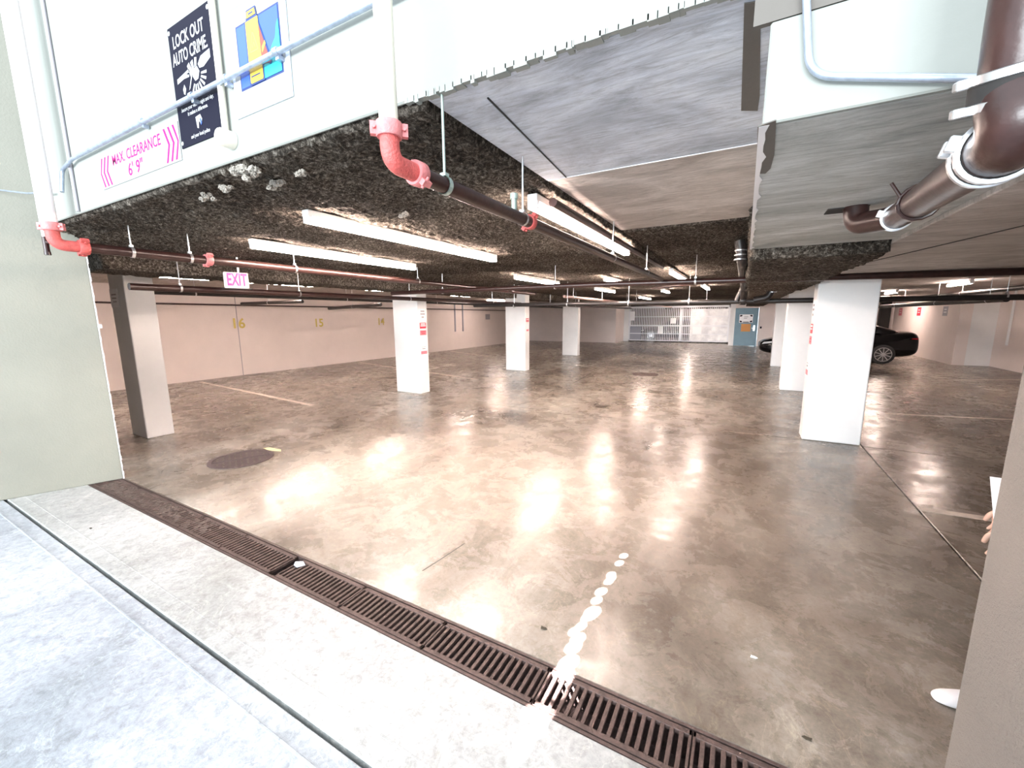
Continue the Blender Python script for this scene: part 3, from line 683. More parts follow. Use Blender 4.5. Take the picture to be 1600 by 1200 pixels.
oh = pipe('overhead_pipe', [(-12.6, 9.6, 2.05), (-9.06, 8.6, 2.1)], .05, 'blackpipe', 'slanting black branch pipe above the bay number 15'); hanger(oh, (-10.8, 9.1, 2.075), .05, 2.61, ax=(1, 0, 0))
pipe('overhead_pipe', [(-13.38, 3.0, 2.14), (-13.38, 26, 2.1)], .022, 'maroon', 'thin dark pipe fixed along the top of the left wall')
pipe('overhead_pipe', [(-1.75, 9.2, 2.3), (-.95, 8.0, 2.28), (-.2, 6.2, 2.2)], .028, 'maroon', 'short slanting red pipe over the middle of the aisle')
oh = pipe('overhead_pipe', [(-6.0, 13.4, 2.1), (.7, 13.4, 2.1)], .035, 'blackpipe', 'dark pipe crossing the aisle beyond the third left column')
for xx_ in (-5, -3, -1): hanger(oh, (xx_, 13.4, 2.1), .035, ZC-.01, ax=(1, 0, 0))
# vertical pipe bundle left of the right column
vb = thing('valve_riser', 'black vertical pipes with clamps beside the fireproofed beam', 'pipe', (.0, 8.7, 2))
q = MB(); q.tube(fillet([(-.10, 5.0, 2.50), (-.06, 5.0, 2.28), (-.05, 8.6, 2.2), (-.05, 8.9, 1.98)], .12), .05, 14); q.build('riser', 'blackpipe', vb, smooth=True)
q = MB(); q.tube(fillet([(.12, 8.8, 2.0), (.35, 8.8, 2.05), (.42, 8.8, 2.35)], .12), .06, 14); q.tube([(-.15, 8.85, 2.0), (.0, 8.85, 2.45)], .045, 14); q.build('branch', 'blackpipe', vb, smooth=True)
for z in (2.14, 2.2): ring(vb, (.40, 8.8, z), (0, 0, 1), .07, .02, 'steel', 'clamp')
ring(vb, (-.05, 8.85, 2.0), (1, 0, 0), .08, .1, 'blackpipe')
for k in range(3): ring(vb, (-.085, 5.0, 2.40-.045*k), (0, 0, 1), .058, .012, 'steel', 'clamp')

# right galvanised conduit on the beam face
YR = YF-.02
pr_ = [PY(1258, -40, YR), PY(1262, 45, YR), PY(1290, 121, YR), PY(1330, 123, YR), PY(1572, 123, YR)]
gc = pipe('beam_conduit', [PY(1258, -60, YR), PY(1264, 119, YR), PY(1575, 123.5, YR)], .0085, 'galv', 'galvanised conduit bending across the white beam face', 'conduit', fil=.075)
# big maroon pipe with clamps, lower right of beam
bp_ = thing('storm_pipe', 'large maroon pipe with steel clamps under the dropped beam', 'pipe', (.5, 1.6, 2.1))
rp = .047
B1 = G(1400, 340, 2.14); B2 = PY(1556, 236, 1.17); B3 = PY(1584, 150, 1.08); B4 = PY(1606, 20, 1.05)
dr_ = (B2-B1).normalized()
e0 = Vector((B1.x-.12, B1.y+.12, 2.26)); e1 = Vector((e0.x+.01, e0.y-.01, B1.z+.005))
q = MB(); q.tube([B1, B2], rp, 24); q.build('run', 'maroon', bp_, smooth=True)
q = MB(); q.tube(fillet([e0, e1, B1+dr_*.02], .05, 10), rp*.98, 22); q.build('elbow', 'maroon', bp_, smooth=True)
q = MB(); q.tube(fillet([B2, B2+dr_*.12, B3+(B4-B3).normalized()*.02], .2, 12), rp*1.08, 26); q.build('elbow', 'maroon', bp_, smooth=True)
q = MB(); q.tube([B3, B4, B4+Vector((.0, 0, 1.2))], rp, 24); q.build('riser', 'maroon', bp_, smooth=True)
def clamp(c, ax, r, w_):
    ring(bp_, c, ax, r*1.08, w_, 'dark', 'gasket', seg=30); ax = Vector(ax).normalized(); c = Vector(c)
    u = Vector((-1, 0, .3)); u = (u-ax*u.dot(ax)).normalized()
    for s_ in (-1, 1):
        ring(bp_, c+ax*s_*w_*.36, ax, r*1.16, w_*.26, 'steel', 'clamp_band', seg=30)
        q = MB(); W = frame(c+ax*s_*w_*.36+u*r*1.2, ax, u); q.box((-w_*.13, -.006, -.014), (w_*.13, .012, .014), W)
        q.build('clamp_screw', 'steel', bp_, bevel=.002)
clamp(B1+dr_*.02, dr_, rp, .05)
clamp(B2, dr_, rp*1.12, .065)
clamp(B3+(B4-B3).normalized()*.015, B4-B3, rp*1.1, .06)
cm = B1*.6+B2*.4; side = dr_.cross(Vector((0, 0, 1))).normalized(); upv = side.cross(dr_)
q = MB(); q.tube([cm+(side*math.cos(a/14*2*PI)+upv*math.sin(a/14*2*PI))*.052 for a in range(15)], .006, 8); q.build('strap', 'maroon', bp_, smooth=True)
for s_ in (-1, 1):
    q = MB(); q.tube([cm+side*s_*.045+upv*.02, cm+side*s_*.075+upv*.07], .005, 8); q.build('strap_tail', 'maroon', bp_, smooth=True)
q = MB(); q.box((e0.x-.10, e0.y-.02, 2.218), (e0.x+.05, e0.y+.09, 2.2225)); o = q.build('pipe_hole', 'dark', beam)

# ------------------------------------------------------------------ tube lights
def tube_light(x, y0, y1, zt, lab, rot=False, joint=False, r=.017):
    z = zt
    t = thing('tube_light', lab, 'light', (x, (y0+y1)/2, z+.05), 'fluorescent tube lights')
    q = MB(); q.box((x-.035, y0, z+.028), (x+.035, y1, z+.075)); q.build('housing', 'white', t, bevel=.004)
    segs = [(y0+.02, (y0+y1)/2-.012), ((y0+y1)/2+.012, y1-.02)] if y1-y0 > 1.6 else [(y0+.02, y1-.02)]
    for a, c in segs:
        for s_ in (-1, 1):
            q = MB(); q.tube([(x+s_*.02, a, z), (x+s_*.02, c, z)], r, 10); q.build('tube', 'tube', t, smooth=True)
        for yy in (a, c):
            q = MB(); q.box((x-.036, yy-.012, z-.016), (x+.036, yy+.012, z+.03)); q.build('socket', 'white', t)
    return t
LT = [(-2.85, 2.03, 4.68, 'long tube light nearest the entrance, left of the elbow pipe'), (-4.33, 2.46, 4.82, 'leftmost long tube light, nearest the red exit sign'),
      (-1.25, 2.52, 5.0, 'bright tube light beside the bare concrete soffit'), (-3.66, 6.7, 8.7, 'tube light behind the nearest two, left of the aisle'),
      (-2.4, 8.0, 9.2, 'short tube light just beyond the cross pipe left of centre'), (-3.43, 10.6, 12.4, 'tube light in line with the third left column'),
      (-2.1, 12.5, 13.7, 'small tube light in front of the gate'), (-1.1, 7.3, 9.2, 'tube light right of centre just beyond the end of the dark run'),
      (-.92, 10.8, 12.7, 'tube light left of the black vertical pipes'), (-3.6, 16.5, 18.7, 'faraway tube light over the left of the aisle'),
      (-2.0, 20, 22.2, 'farthest tube light right before the gate')]
LT.append((-3.0, 26.9, 28.0, 'short tube light just in front of the barred gate'))  # extra tube added to brighten the gate
LT[-2] = (-2.6, 23.6, 25.8, LT[-2][3])
for x, y0, y1, lab in LT: tube_light(x, y0, y1, 2.425 if y1 > 5.2 else 2.45, lab)
for x, y0, y1, lab in ((-9.6, 3.2, 4.6, 'tube light over the left bays nearest the wing wall'), (-9.6, 5.1, 6.9, 'tube light over the left bays behind the exit sign'),
        (-9.6, 8.3, 9.6, 'tube light over the left bays just left of the second column'), (-9.6, 12.0, 13.8, 'tube light over the left bays right of the second column'),
        (-11.2, 17.5, 19.3, 'farthest tube light over the left bays')): tube_light(x, y0, y1, 2.525, lab)
for x, y0, y1, lab in ((4.2, 12.7, 13.9, 'tube light over the right bays nearest the camera'), (4.0, 16.9, 18.1, 'tube light above the black car'), (5.2, 22.6, 24.2, 'farthest tube light over the right bays')):
    tube_light(x, y0, y1, 2.385, lab)
# pink tube pigtail at end of the near tube
# ------------------------------------------------------------------ exit sign
p = PY(370, 438, 3.05); ex = thing('exit_sign', 'illuminated red EXIT sign hanging at the left beam', 'sign', p)
W = frame(p, (.3, .954, 0), (0, 0, 1))
q = MB(); q.box((-.135, -.1, -.05), (.135, .1, 0), W); q.build('housing', 'exitw', ex, bevel=.008)
text('EXIT', .215, 'lettering', 'exitr', ex, W @ Matrix.Translation((0, 0, .003)), .001, .006, sx=.5)
q = MB(); q.box((-.17, -.112, -.06), (.17, -.102, .01), W); q.build('bracket', 'dark', ex)
q = MB(); q.tube([p+Vector((0, .03, .09)), p+Vector((0, .03, .36))], .012, 8); q.build('stem', 'white', ex)

# ------------------------------------------------------------------ gate and door
gt = thing('garage_gate', 'white barred garage gate at the far end of the aisle', 'gate', (-3.8, 28.6, 0))
gx0, gx1, gy, gzt = -6.83, -.76, 28.55, 2.32
q = MB()
for x in (gx0, gx1-.09): q.box((x, gy-.03, .06), (x+.09, gy+.05, gzt))
q.box((gx0, gy-.03, gzt-.12), (gx1, gy+.05, gzt)); q.box((gx0, gy-.03, .06), (gx1, gy+.05, .12))
q.build('frame', 'gate', gt)
for z in (.52, 1.02, 1.06, 1.62):
    q = MB(); q.box((gx0, gy-.04, z), (gx1, gy+.0, z+.045)); q.build('rail', 'gate', gt)
q = MB(); q.box((-3.62, gy-.045, .1), (-3.45, gy+.01, 2.2)); q.build('centre_post', 'gate', gt)
q0 = MB(); q0.box((0, 0, .12), (.05, .03, gzt-.12)); b0 = None
n = 54
for k in range(n):
    x = gx0+.12+k*(gx1-gx0-.26)/(n-1)
    if b0 is None: b0 = q0.build('bar', 'gate', gt); base = b0.matrix_parent_inverse.copy(); o = b0
    else: o = b0.copy(); C.objects.link(o)
    o.location = (x, gy, 0)
q = MB(); q.box((-3.0, gy-.012, .13), (gx1-.1, gy-.004, 2.12)); q.build('sheet', 'sheet', gt)
q = MB(); q.box((gx0+.1, gy-.012, .13), (gx0+.85, gy-.004, 1.0)); q.build('sheet', 'pgrey', gt)
for x, z, w_, h_ in ((-4.75, .78, .32, .5), (-4.0, 1.38, .34, .36), (-2.55, .78, .5, .45), (-6.6, 1.7, .35, .6)):
    q = MB(); q.box((x-w_/2, gy-.055, z-h_/2), (x+w_/2, gy-.045, z+h_/2)); q.build('notice_board', 'signw', gt)
q = MB()
for k in range(30): q.box((-4.5+k*.12, gy-.05, 2.13+.02*math.sin(k*2.1)), (-4.45+k*.12, gy-.031, 2.19)); 
q.build('top_cutout', 'dark', gt)
dr = thing('door_1', 'blue steel door with a white notice and an orange notice', 'door', (.1, 26.62, 0)); dr['kind'] = 'structure'; del dr['category']
q = MB(); q.box((-.40, 26.60, .02), (.58, 26.65, 2.04)); q.build('door_leaf', 'door', dr, bevel=.005)
q = MB(); q.box((-.46, 26.585, 0), (-.40, 26.68, 2.1)); q.box((.58, 26.585, 0), (.66, 26.68, 2.1)); q.box((-.46, 26.585, 2.04), (.66, 26.68, 2.1)); q.build('door_frame', 'door', dr)
q = MB(); q.tube([(.5, 26.6, 1.0), (.5, 26.54, 1.0), (.38, 26.54, 1.0)], .015, 8); q.box((.46, 26.585, .85), (.54, 26.602, 1.15)); q.build('door_handle', 'steel', dr)
def WD(x, z): return frame(Vector((x, 26.598, z)), (1, 0, 0), (0, 0, 1))
dn_ = plate('door_notice', WD(.08, 1.52), .66, .46, 'signw', 'white notice with black corners on the blue door', 'notice', .004)
for sx_ in (-1, 1):
    for sz_ in (-1, 1): poly(WD(.08, 1.52) @ Matrix.Translation((0, 0, .0045)), [(sx_*.30, sz_*.2), (sx_*.18, sz_*.2), (sx_*.2, sz_*.13), (sx_*.30, sz_*.1)], 'black', dn_)
bars(WD(.08, 1.52), dn_, [(0, .1, .2, .03), (-.03, .02, .16, .03)], .0045)
bars(WD(.08, 1.52), dn_, [(0, -.19, .3, .04)], .0045, 'black')
plate('orange_notice', WD(.10, 1.02), .46, .42, 'orange', 'orange notice below the white one on the blue door', 'notice')
q = MB(); q.box((.78, 26.585, .98), (.86, 26.62, 1.09)); tag(q.build('door_button', 'black', bevel=.005), 'small black button box on the wall right of the blue door', 'box')
# notices on the right wall
for y, mt, lab in ((25.7, 'pinkred', 'small red notice on the right wall next to the dark post'), (23.35, 'red', 'brighter red notice on the right wall above the car boot'), (20.75, 'pgrey', 'pale outlined notice on the right wall near its step')):
    Wn = frame(Vector((6.299, y, 1.82)), (0, -1, 0), (0, 0, 1)); o = plate('wall_notice', Wn, .42, .34, mt, lab, 'notice')
    bars(Wn, o, [(0, .06, .2, .03), (0, -.04, .24, .03)], .0042, 'signw')
# down pipe on the right wall
pipe('wall_downpipe', [(7.14, 18.6, .75), (7.14, 18.6, 2.45)], .03, 'signw', 'white downpipe on the right wall beyond the step')

# ------------------------------------------------------------------ trench grates
def make_grate(x0, L=.655, pitch=.0385):
    t = thing('drain_grate', 'x', 'grate', (x0, (DY0+DY1)/2, 0), 'trench drain grates')
    q = MB(); q.box((x0, DY0, -.022), (x0+L, DY0+.026, 0)); q.box((x0, DY1-.026, -.022), (x0+L, DY1, 0))
    q.box((x0, DY0, -.022), (x0+.012, DY1, 0)); q.box((x0+L-.012, DY0, -.022), (x0+L, DY1, 0)); q.build('frame', 'iron', t, bevel=.002)
    n = int(L/pitch); q = MB(); q.box((-.0095, DY0+.024, -.02), (.0095, DY1-.024, -.001)); b0 = q.build('bar', 'iron', t, bevel=.002)
    b0.location = (x0+pitch, 0, 0)
    for k in range(2, n): 
        o = b0.copy(); C.objects.link(o); o.location = (x0+pitch*k, 0, 0)
    return t
def copy_grate(t, x):
    r = t.copy(); C.objects.link(r); dx = x-t.location.x; r.location.x = x
    for ch in list(t.children):
        c = ch.copy(); C.objects.link(c); c.parent = r; c.matrix_parent_inverse = ch.matrix_parent_inverse.copy()
    return r
LG = ['rusty drain grate section at the wing wall, clogged with dirt', 'second grate section from the wing wall, half clogged with dirt', 'third grate section from the wing wall, dusty slots', 'grate section just left of the pale fold in the apron edge', 'drain grate section ending at the open gap in the drain',
      'drain grate section just right of the open gap', 'second drain grate section right of the open gap', 'third drain grate section right of the open gap, touched by the sun spots', 'drain grate section just right of the sun spots', 'second drain grate section right of the sun spots', 'last drain grate section at the greige pillar']
xs = [-6.06+.66*k for k in range(5)] + [-2.70+.66*k for k in range(6)]
g0 = make_grate(xs[0]); g0['label'] = LG[0]
for x, lab in zip(xs[1:], LG[1:]):
    r = copy_grate(g0, x); r['label'] = lab
q = MB(); r3 = random.Random(5)
for k in range(420):
    x = -5.85+2.1*r3.random()**1.5; y = DY0+.01+r3.random()*(DY1-DY0-.02); s_ = .006+r3.random()*.02
    W = frame((x, y, -.008+r3.random()*.004), (math.cos(k), math.sin(k), 0), (-math.sin(k), math.cos(k), .1)); q.box((-s_, -s_*.6, -.006), (s_, s_*.6, .004), W)
q.box((-5.85, DY0+.02, -.03), (-4.5, DY1-.02, -.006))
tag(q.build('drain_dirt', 'dirt'), 'brown dirt packed in the slots at the left end of the drain', 'dirt', kind='stuff')
q = MB()
p = G(464, 884); q.prism([p+Vector(v) for v in ((-.05, .02, .002), (.0, .05, .004), (.05, .03, .002), (.03, -.02, .006), (-.02, -.01, .003))], (0, 0, .004))
tag(q.build('paper_scrap', 'frame'), 'crumpled pale blue wrapper at the gap in the drain', 'litter')
# ------------------------------------------------------------------ manhole covers
def manhole(cx, cy, R, lab, rot=.6):
    t = thing('manhole_cover', lab, 'manhole', (cx, cy, 0))
    q = MB(); q.tube([(cx, cy, -.03), (cx, cy, .004)], R, 48); q.build('plate', 'mh', t)
    q = MB(); n = 48
    for k in range(n):
        a0, a1 = 2*PI*k/n, 2*PI*(k+1)/n
        pts = [(cx+r*math.cos(a), cy+r*math.sin(a), .003) for r, a in ((R*.9, a0), (R*1.03, a0), (R*1.03, a1), (R*.9, a1))]; q.prism(pts, (0, 0, .007))
    q.build('rim', 'mh', t)
    W = frame((cx, cy, .004), (math.cos(rot), math.sin(rot), 0), (-math.sin(rot), math.cos(rot), 0))
    q = MB(); q.box((-R*.04, -R*.88, 0), (R*.04, R*.88, .008), W); q.build('centre_rib', 'mh', t)
    q = MB()
    for s_ in (-1, 1):
        for k in range(9):
            y = -R*.72+k*R*.18; L = math.sqrt(max(0, (R*.84)**2-y*y))
            q.box((s_*R*.1 if s_ > 0 else -L, y-R*.03, 0), (L if s_ > 0 else -R*.1, y+R*.03, .005), W)
    q.build('rib', 'dirt', t)
    return t
manhole(-5.39, 2.67, .345, 'round iron manhole cover near the left column', -.45)
manhole(-2.47, 12.6, .36, 'distant round manhole cover in the aisle before the gate')
q = MB(); p = G(425, 702); q.prism([p+Vector(v) for v in ((-.16, -.03, .001), (.0, -.05, .001), (.2, .0, .001), (.12, .05, .001), (-.1, .03, .001))], (0, 0, .0015)); tag(q.build('yellow_mark', 'yellowspot'), 'faint yellow paint mark beside the manhole cover', 'paint')
# small litter and drill spots
for px, py, s_, lab in ((849, 982, .018, 'dark leaf scrap on the floor left of the sun spots'), (1177, 1027, .014, 'pale pebble crumb on the floor right of the sun spots'), (1483, 746, .018, 'dark spot of litter near the right parking line'), (142, 826, .014, 'dark leaf crumb on the driveway by the wing wall'), (1262, 1155, .016, 'dark crumb on the floor above the right end of the drain')):
    p = G(px, py); q = MB(); q.prism([p+Vector((s_*math.cos(a)*(1+.4*math.sin(a*3+px)), s_*math.sin(a)*(.7+.3*math.cos(a*2)), .001)) for a in [k*PI/4 for k in range(8)]], (0, 0, .004))
    tag(q.build('litter_scrap', 'leaf' if px != 1177 else 'signw'), lab, 'litter')
# hairline cracks
def crack(pix, mt, lab, wd=.004):
    pts = [G(*c) for c in pix]; q = MB()
    for a, c in zip(pts, pts[1:]):
        dv = (c-a).normalized(); nn = Vector((-dv.y, dv.x, 0))*wd; q.prism([a-nn, c-nn, c+nn, a+nn], (0, 0, .0008))
    o = q.build('floor_crack', mt, fl); o['label'] = lab
crack([(660, 892), (690, 873), (726, 849)], 'dark_gap', 'short dark crack', .004)
crack([(800, 635), (835, 625), (868, 608), (893, 600), (908, 592), (925, 582)], 'dark_gap', 'thin wandering crack', .008)

# ------------------------------------------------------------------ black sedan
def sedan(loc, rot, lab):
    t = bpy.data.objects.new('car', None); C.objects.link(t); tag(t, lab, 'car')
    L, Wd = 4.72, 1.82
    # stations: x, half width, z bottom, z belt(side top), z centre top
    st = [(-2.36, .55, .42, .60, .62), (-2.28, .72, .30, .66, .70), (-2.0, .84, .22, .72, .80), (-1.5, .90, .20, .80, .90), (-1.0, .91, .20, .88, .97), (-.8, .91, .20, .90, 1.0),
          (0, .91, .20, .93, 1.02), (.9, .91, .20, .96, 1.05), (1.5, .91, .20, .98, 1.08), (1.9, .89, .22, 1.0, 1.11), (2.2, .82, .28, .98, 1.12), (2.32, .72, .36, .9, 1.04), (2.37, .6, .45, .8, .85)]
    bb = bmesh.new(); rows = []
    for x, hw, zb, zs, zt in st:
        r = []
        for k, (fy, fz) in enumerate(((0, zb), (.85, zb), (1, zb+.12), (1.0, (zb+zs)/2), (.97, zs), (.8, zt-.02), (.4, zt), (0, zt+.01))):
            r.append((hw*fy, fz))
        ring_ = [bb.verts.new((x, y, z)) for y, z in r] + [bb.verts.new((x, -y, z)) for y, z in reversed(r[1:-1])]
        rows.append(ring_)
    for a, c in zip(rows, rows[1:]):
        for j in range(len(a)): bb.faces.new((a[j], a[(j+1) % len(a)], c[(j+1) % len(a)], c[j]))
    bb.faces.new(rows[0]); bb.faces.new(list(reversed(rows[-1])))
    def fin(bb, name, mt, par, sub=1):
        bmesh.ops.recalc_face_normals(bb, faces=bb.faces); me = bpy.data.meshes.new(name); bb.to_mesh(me); bb.free(); me.materials.append(M[mt])
        me.polygons.foreach_set('use_smooth', [True]*len(me.polygons)); o = bpy.data.objects.new(name, me); C.objects.link(o); o.parent = par
        if sub: mo = o.modifiers.new('s', 'SUBSURF'); mo.levels = sub; mo.render_levels = sub
        return o
    body = fin(bb, 'body', 'carp', t, 2)
    gh = [(-1.05, .72, .94, .95), (-.45, .70, .95, 1.30), (.1, .66, .97, 1.43), (.7, .66, .98, 1.44), (1.2, .66, 1.0, 1.36), (1.95, .66, 1.06, 1.10)]
    bb = bmesh.new(); rows = []
    for x, hw, z0, z1 in gh:
        r = [(hw*1.15, z0), (hw*1.0, z0*.4+z1*.6), (hw*.82, z1-.03), (hw*.4, z1), (0, z1+.005)]
        rows.append([bb.verts.new((x, y, z)) for y, z in r] + [bb.verts.new((x, -y, z)) for y, z in reversed(r[:-1])])
    for a, c in zip(rows, rows[1:]):
        for j in range(len(a)-1): bb.faces.new((a[j], a[j+1], c[j+1], c[j]))
    bb.faces.new(rows[0]); bb.faces.new(list(reversed(rows[-1])))
    fin(bb, 'cabin', 'carp', t, 2)
    for s_ in (-1, 1):
        q = MB(); ys = s_*.80
        q.prism([(-.62, ys, .99), (-.28, ys*.93, 1.27), (.32, ys*.88, 1.33), (.32, ys, 1.01)], (0, s_*.01, 0)); q.prism([(.40, ys, 1.01), (.40, ys*.88, 1.33), (1.0, ys*.9, 1.29), (1.35, ys, 1.08)], (0, s_*.01, 0)); o = q.build('side_window', 'glass', None); o.parent = t
        q = MB(); q.box((-.78, s_*.9, .98), (-.62, s_*1.04, 1.08)); o = q.build('mirror', 'carp', None, bevel=.02); o.parent = t
        q = MB(); q.prism([(2.08, s_*.87, .88), (2.26, s_*.80, .87), (2.26, s_*.80, .91), (2.1, s_*.87, .905)], (0, s_*.02, 0)); o = q.build('tail_lamp', 'tail', None); o.parent = t
        q = MB(); q.prism([(-2.26, s_*.70, .60), (-1.9, s_*.865, .66), (-1.88, s_*.865, .73), (-2.2, s_*.74, .68)], (0, s_*.02, 0)); o = q.build('headlamp', 'lens', None); o.parent = t
        for x in (-1.42, 1.38):
            w_ = bpy.data.objects.new('wheel', None); C.objects.link(w_); w_.parent = t; w_.location = (x, s_*.82, .335)
            q = MB(); q.tube([(0, s_*-.11, 0), (0, s_*-.1, 0), (0, s_*.09, 0), (0, s_*.115, 0)], [.30, .335, .335, .30], 36); o = q.build('tyre', 'tyre', None, smooth=True); o.parent = w_
            q = MB(); q.tube([(0, s_*.112, 0), (0, s_*.118, 0)], .235, 32); o = q.build('rim_well', 'dark', None); o.parent = w_
            q = MB(); n = 40
            for k in range(n):
                a0, a1 = 2*PI*k/n, 2*PI*(k+1)/n
                q.prism([(r*math.cos(a), s_*.118, r*math.sin(a)) for r, a in ((.222, a0), (.242, a0), (.242, a1), (.222, a1))], (0, s_*.01, 0))
            for k in range(10):
                a = 2*PI*k/10; W = Matrix.Rotation(a, 4, 'Y'); q.box((-.014, min(s_*.118, s_*.13), .03), (.014, max(s_*.118, s_*.13), .23), W)
            q.tube([(0, s_*.118, 0), (0, s_*.135, 0)], .045, 16); o = q.build('rim', 'alloy', None); o.parent = w_
    q = MB(); q.box((2.33, -.26, .55), (2.375, .26, .67)); o = q.build('number_plate', 'signw', None); o.parent = t
    t.location = loc; t.rotation_euler = (0, 0, rot)
    return t
sedan((2.93, 19.75, 0), 0, 'black sedan parked behind the right columns')
sedan((-4.4, 31.4, 0), PI*.04, 'dark car standing behind the barred gate')

# ------------------------------------------------------------------ person behind the right pillar (only shoe tip and shirt edge show)
per = bpy.data.objects.new('person', None); C.objects.link(per); per.location = (1.17, 2.43, 0)
tag(per, 'person in white shirt, trousers and shoes standing behind the right pillar', 'person')
def skin(name, verts, edges, radii, mt, root=0, sub=2):
    me = bpy.data.meshes.new(name); me.from_pydata(verts, edges, []); o = bpy.data.objects.new(name, me); C.objects.link(o)
    mo = o.modifiers.new('k', 'SKIN'); mo.use_smooth_shade = True
    for k, sv in enumerate(me.skin_vertices[0].data):
        r = radii[k]; sv.radius = r if isinstance(r, tuple) else (r, r); sv.use_root = (k == root)
    su = o.modifiers.new('s', 'SUBSURF'); su.levels = su.render_levels = sub
    dg = bpy.context.evaluated_depsgraph_get(); me2 = bpy.data.meshes.new_from_object(o.evaluated_get(dg)); bpy.data.objects.remove(o)
    me2.name = name; me2.materials.clear(); me2.materials.append(M[mt]); me2.polygons.foreach_set('use_smooth', [True]*len(me2.polygons))
    o = bpy.data.objects.new(name, me2); C.objects.link(o); o.parent = per; return o
# faces -X (towards the left); local coords
V = [(0,0,.93),(0,0,1.1),(0,0,1.28),(0,0,1.42),(0,0,1.50),(-.01,0,1.58),(-.02,0,1.66),(-.01,0,1.73),
     (0,.09,.90),(-.02,.10,.50),(.02,.10,.10),
     (0,-.09,.90),(-.03,-.10,.50),(-.0,-.10,.10),
     (0,.19,1.41),(.03,.24,1.13),(-.04,.25,.88),
     (0,-.19,1.41),(-.10,-.26,1.15),(-.215,-.20,.96)]
Ed = [(0,1),(1,2),(2,3),(3,4),(4,5),(5,6),(6,7),(0,8),(8,9),(9,10),(0,11),(11,12),(12,13),(3,14),(14,15),(15,16),(3,17),(17,18),(18,19)]
Ra = [(.11,.15),(.10,.13),(.11,.15),(.10,.14),.055,.075,.09,.065,.09,.06,.045,.09,.06,.045,.055,.042,.03,.055,.042,.03]
skin('body', V, Ed, Ra, 'skin')
# clothing just outside the body
skin('shirt', [(0,0,.86),(0,0,1.1),(0,0,1.28),(0,0,1.42),(0,.19,1.42),(.03,.24,1.14),(0,.245,1.0),(0,-.19,1.42),(-.10,-.26,1.15),(-.205,-.205,.935)],
     [(0,1),(1,2),(2,3),(3,4),(4,5),(5,6),(3,7),(7,8),(8,9)], [(.14,.18),(.125,.155),(.13,.17),(.11,.15),.07,.06,.06,.07,.06,.06], 'cloth')
skin('trousers', [(0,0,.93),(0,.09,.88),(-.02,.10,.5),(.02,.10,.12),(0,-.09,.88),(-.03,-.10,.5),(0,-.10,.12)], [(0,1),(1,2),(2,3),(0,4),(4,5),(5,6)], [(.13,.17),.11,.08,.07,.11,.08,.07], 'cloth')
skin('hair', [(.02,0,1.62),(.03,0,1.70),(.0,0,1.76)], [(0,1),(1,2)], [(.085,.088),(.095,.095),(.075,.08)], 'hair')
q = MB(); q.tube([(-.095, 0, 1.675), (-.125, 0, 1.655), (-.12, 0, 1.645)], [.008, .014, .01], 10); o = q.build('nose', 'skin', None, smooth=True); o.parent = per
for s_ in (-1, 1):
    q = MB(); q.tube([(-.095, s_*.032, 1.69), (-.105, s_*.032, 1.69)], [.012, .006], 10); o = q.build('eye', 'dark', None, smooth=True); o.parent = per
    q = MB(); q.tube([(-.0, s_*.085, 1.66), (.01, s_*.1, 1.67)], [.02, .025], 10); o = q.build('ear', 'skin', None, smooth=True); o.parent = per
    hx, hy, hz = (-.05, .25, .86) if s_ > 0 else (-.22, -.195, .93)
    skin('palm', [(hx, hy, hz), (hx-.01, hy, hz-.09)], [(0, 1)], [(.022, .022), (.016, .036)], 'skin')
    for k in range(4):
        y = hy+(k-1.5)*.019; L = (.062, .074, .07, .054)[k] if s_ > 0 else (.054, .07, .074, .062)[k]
        skin('finger', [(hx-.01, y, hz-.075), (hx-.012, y, hz-.075-L*.6), (hx-.03, y, hz-.075-L*1.1)], [(0, 1), (1, 2)], [.0092, .0085, .0072], 'skin', sub=1)
    skin('thumb', [(hx-.012, hy+.0, hz-.02), (hx-.045, hy, hz-.05), (hx-.055, hy, hz-.085)], [(0, 1), (1, 2)], [.012, .0105, .009], 'skin', sub=1)
q = MB(); q.tube([(-.092, -.02, 1.622), (-.097, 0, 1.62), (-.092, .02, 1.622)], .005, 8); o = q.build('mouth', 'pred', None, smooth=True); o.parent = per
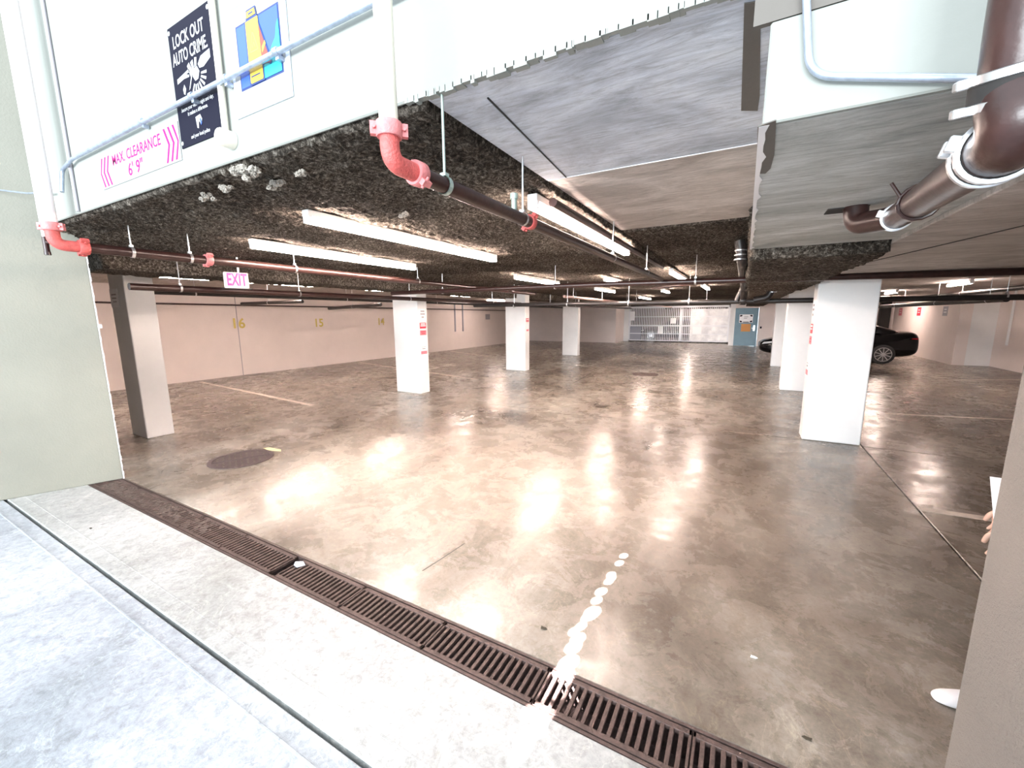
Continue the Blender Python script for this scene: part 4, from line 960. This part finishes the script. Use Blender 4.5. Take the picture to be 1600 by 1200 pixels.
def shoe(x, y, ang):
    bb = bmesh.new(); rows = []
    prof = [(.11, .030, .05), (.10, .038, .085), (.04, .042, .11), (-.02, .043, .09), (-.08, .048, .068), (-.13, .046, .052), (-.165, .034, .04), (-.182, .014, .025)]
    for px, hw, hh in prof:
        rows.append([bb.verts.new((px, yy*hw, zz*hh)) for yy, zz in ((-1, 0), (-1.05, .35), (-.7, .8), (0, 1), (.7, .8), (1.05, .35), (1, 0))])
    for a, c in zip(rows, rows[1:]):
        for j in range(7): bb.faces.new((a[j], a[(j+1) % 7], c[(j+1) % 7], c[j]))
    bb.faces.new(rows[0]); bb.faces.new(list(reversed(rows[-1])))
    bmesh.ops.recalc_face_normals(bb, faces=bb.faces); me = bpy.data.meshes.new('shoe'); bb.to_mesh(me); bb.free(); me.materials.append(M['shoe'])
    me.polygons.foreach_set('use_smooth', [True]*len(me.polygons)); o = bpy.data.objects.new('shoe', me); C.objects.link(o)
    mo = o.modifiers.new('s', 'SUBSURF'); mo.levels = mo.render_levels = 2
    o.parent = per; o.location = (x, y, .002); o.rotation_euler = (0, 0, ang)
shoe(-.11, -.04, .12); shoe(.10, .12, -.1)

# ------------------------------------------------------------------ sun dapples: narrow beams of sun reflected down onto the floor
pix = [(975, 868, 7), (968, 880, 8), (958, 898, 9), (948, 912, 10), (943, 922, 11), (930, 953, 13), (922, 962, 11), (913, 978, 9), (906, 1000, 16), (896, 1012, 12), (888, 1035, 16), (876, 1060, 20), (868, 1050, 14), (872, 1085, 18), (856, 1088, 14), (846, 1108, 20), (838, 1130, 20), (828, 1145, 18), (816, 1168, 16)]
r4 = random.Random(11)
pix += [(862, 1072, 16), (880, 1066, 14), (850, 1120, 20), (832, 1115, 16), (822, 1155, 18), (900, 985, 10), (915, 968, 8), (935, 940, 9), (952, 905, 6), (843, 1143, 14), (810, 1182, 14)]
for px, py, r in pix:
    if py > 1075: r *= .7
    px += r4.uniform(-5, 5); py += r4.uniform(-4, 4); r *= r4.uniform(.8, 1.25)
    p = G(px, py); dist = p.length
    rad = r/F*1.9*.9
    src = p + Vector((-.35, -.95, .75)).normalized()*3.1
    ld = bpy.data.lights.new('sun_glint', 'SPOT'); ld.energy = 3000; ld.spot_size = max(math.radians(1.0), 2*math.atan(rad/3.1)); ld.spot_blend = .25; ld.shadow_soft_size = .004; ld.color = (1, .97, 1)
    lo = bpy.data.objects.new('sun_glint', ld); C.objects.link(lo); lo.location = src; lo.rotation_euler = (p-src).to_track_quat('-Z', 'Y').to_euler()
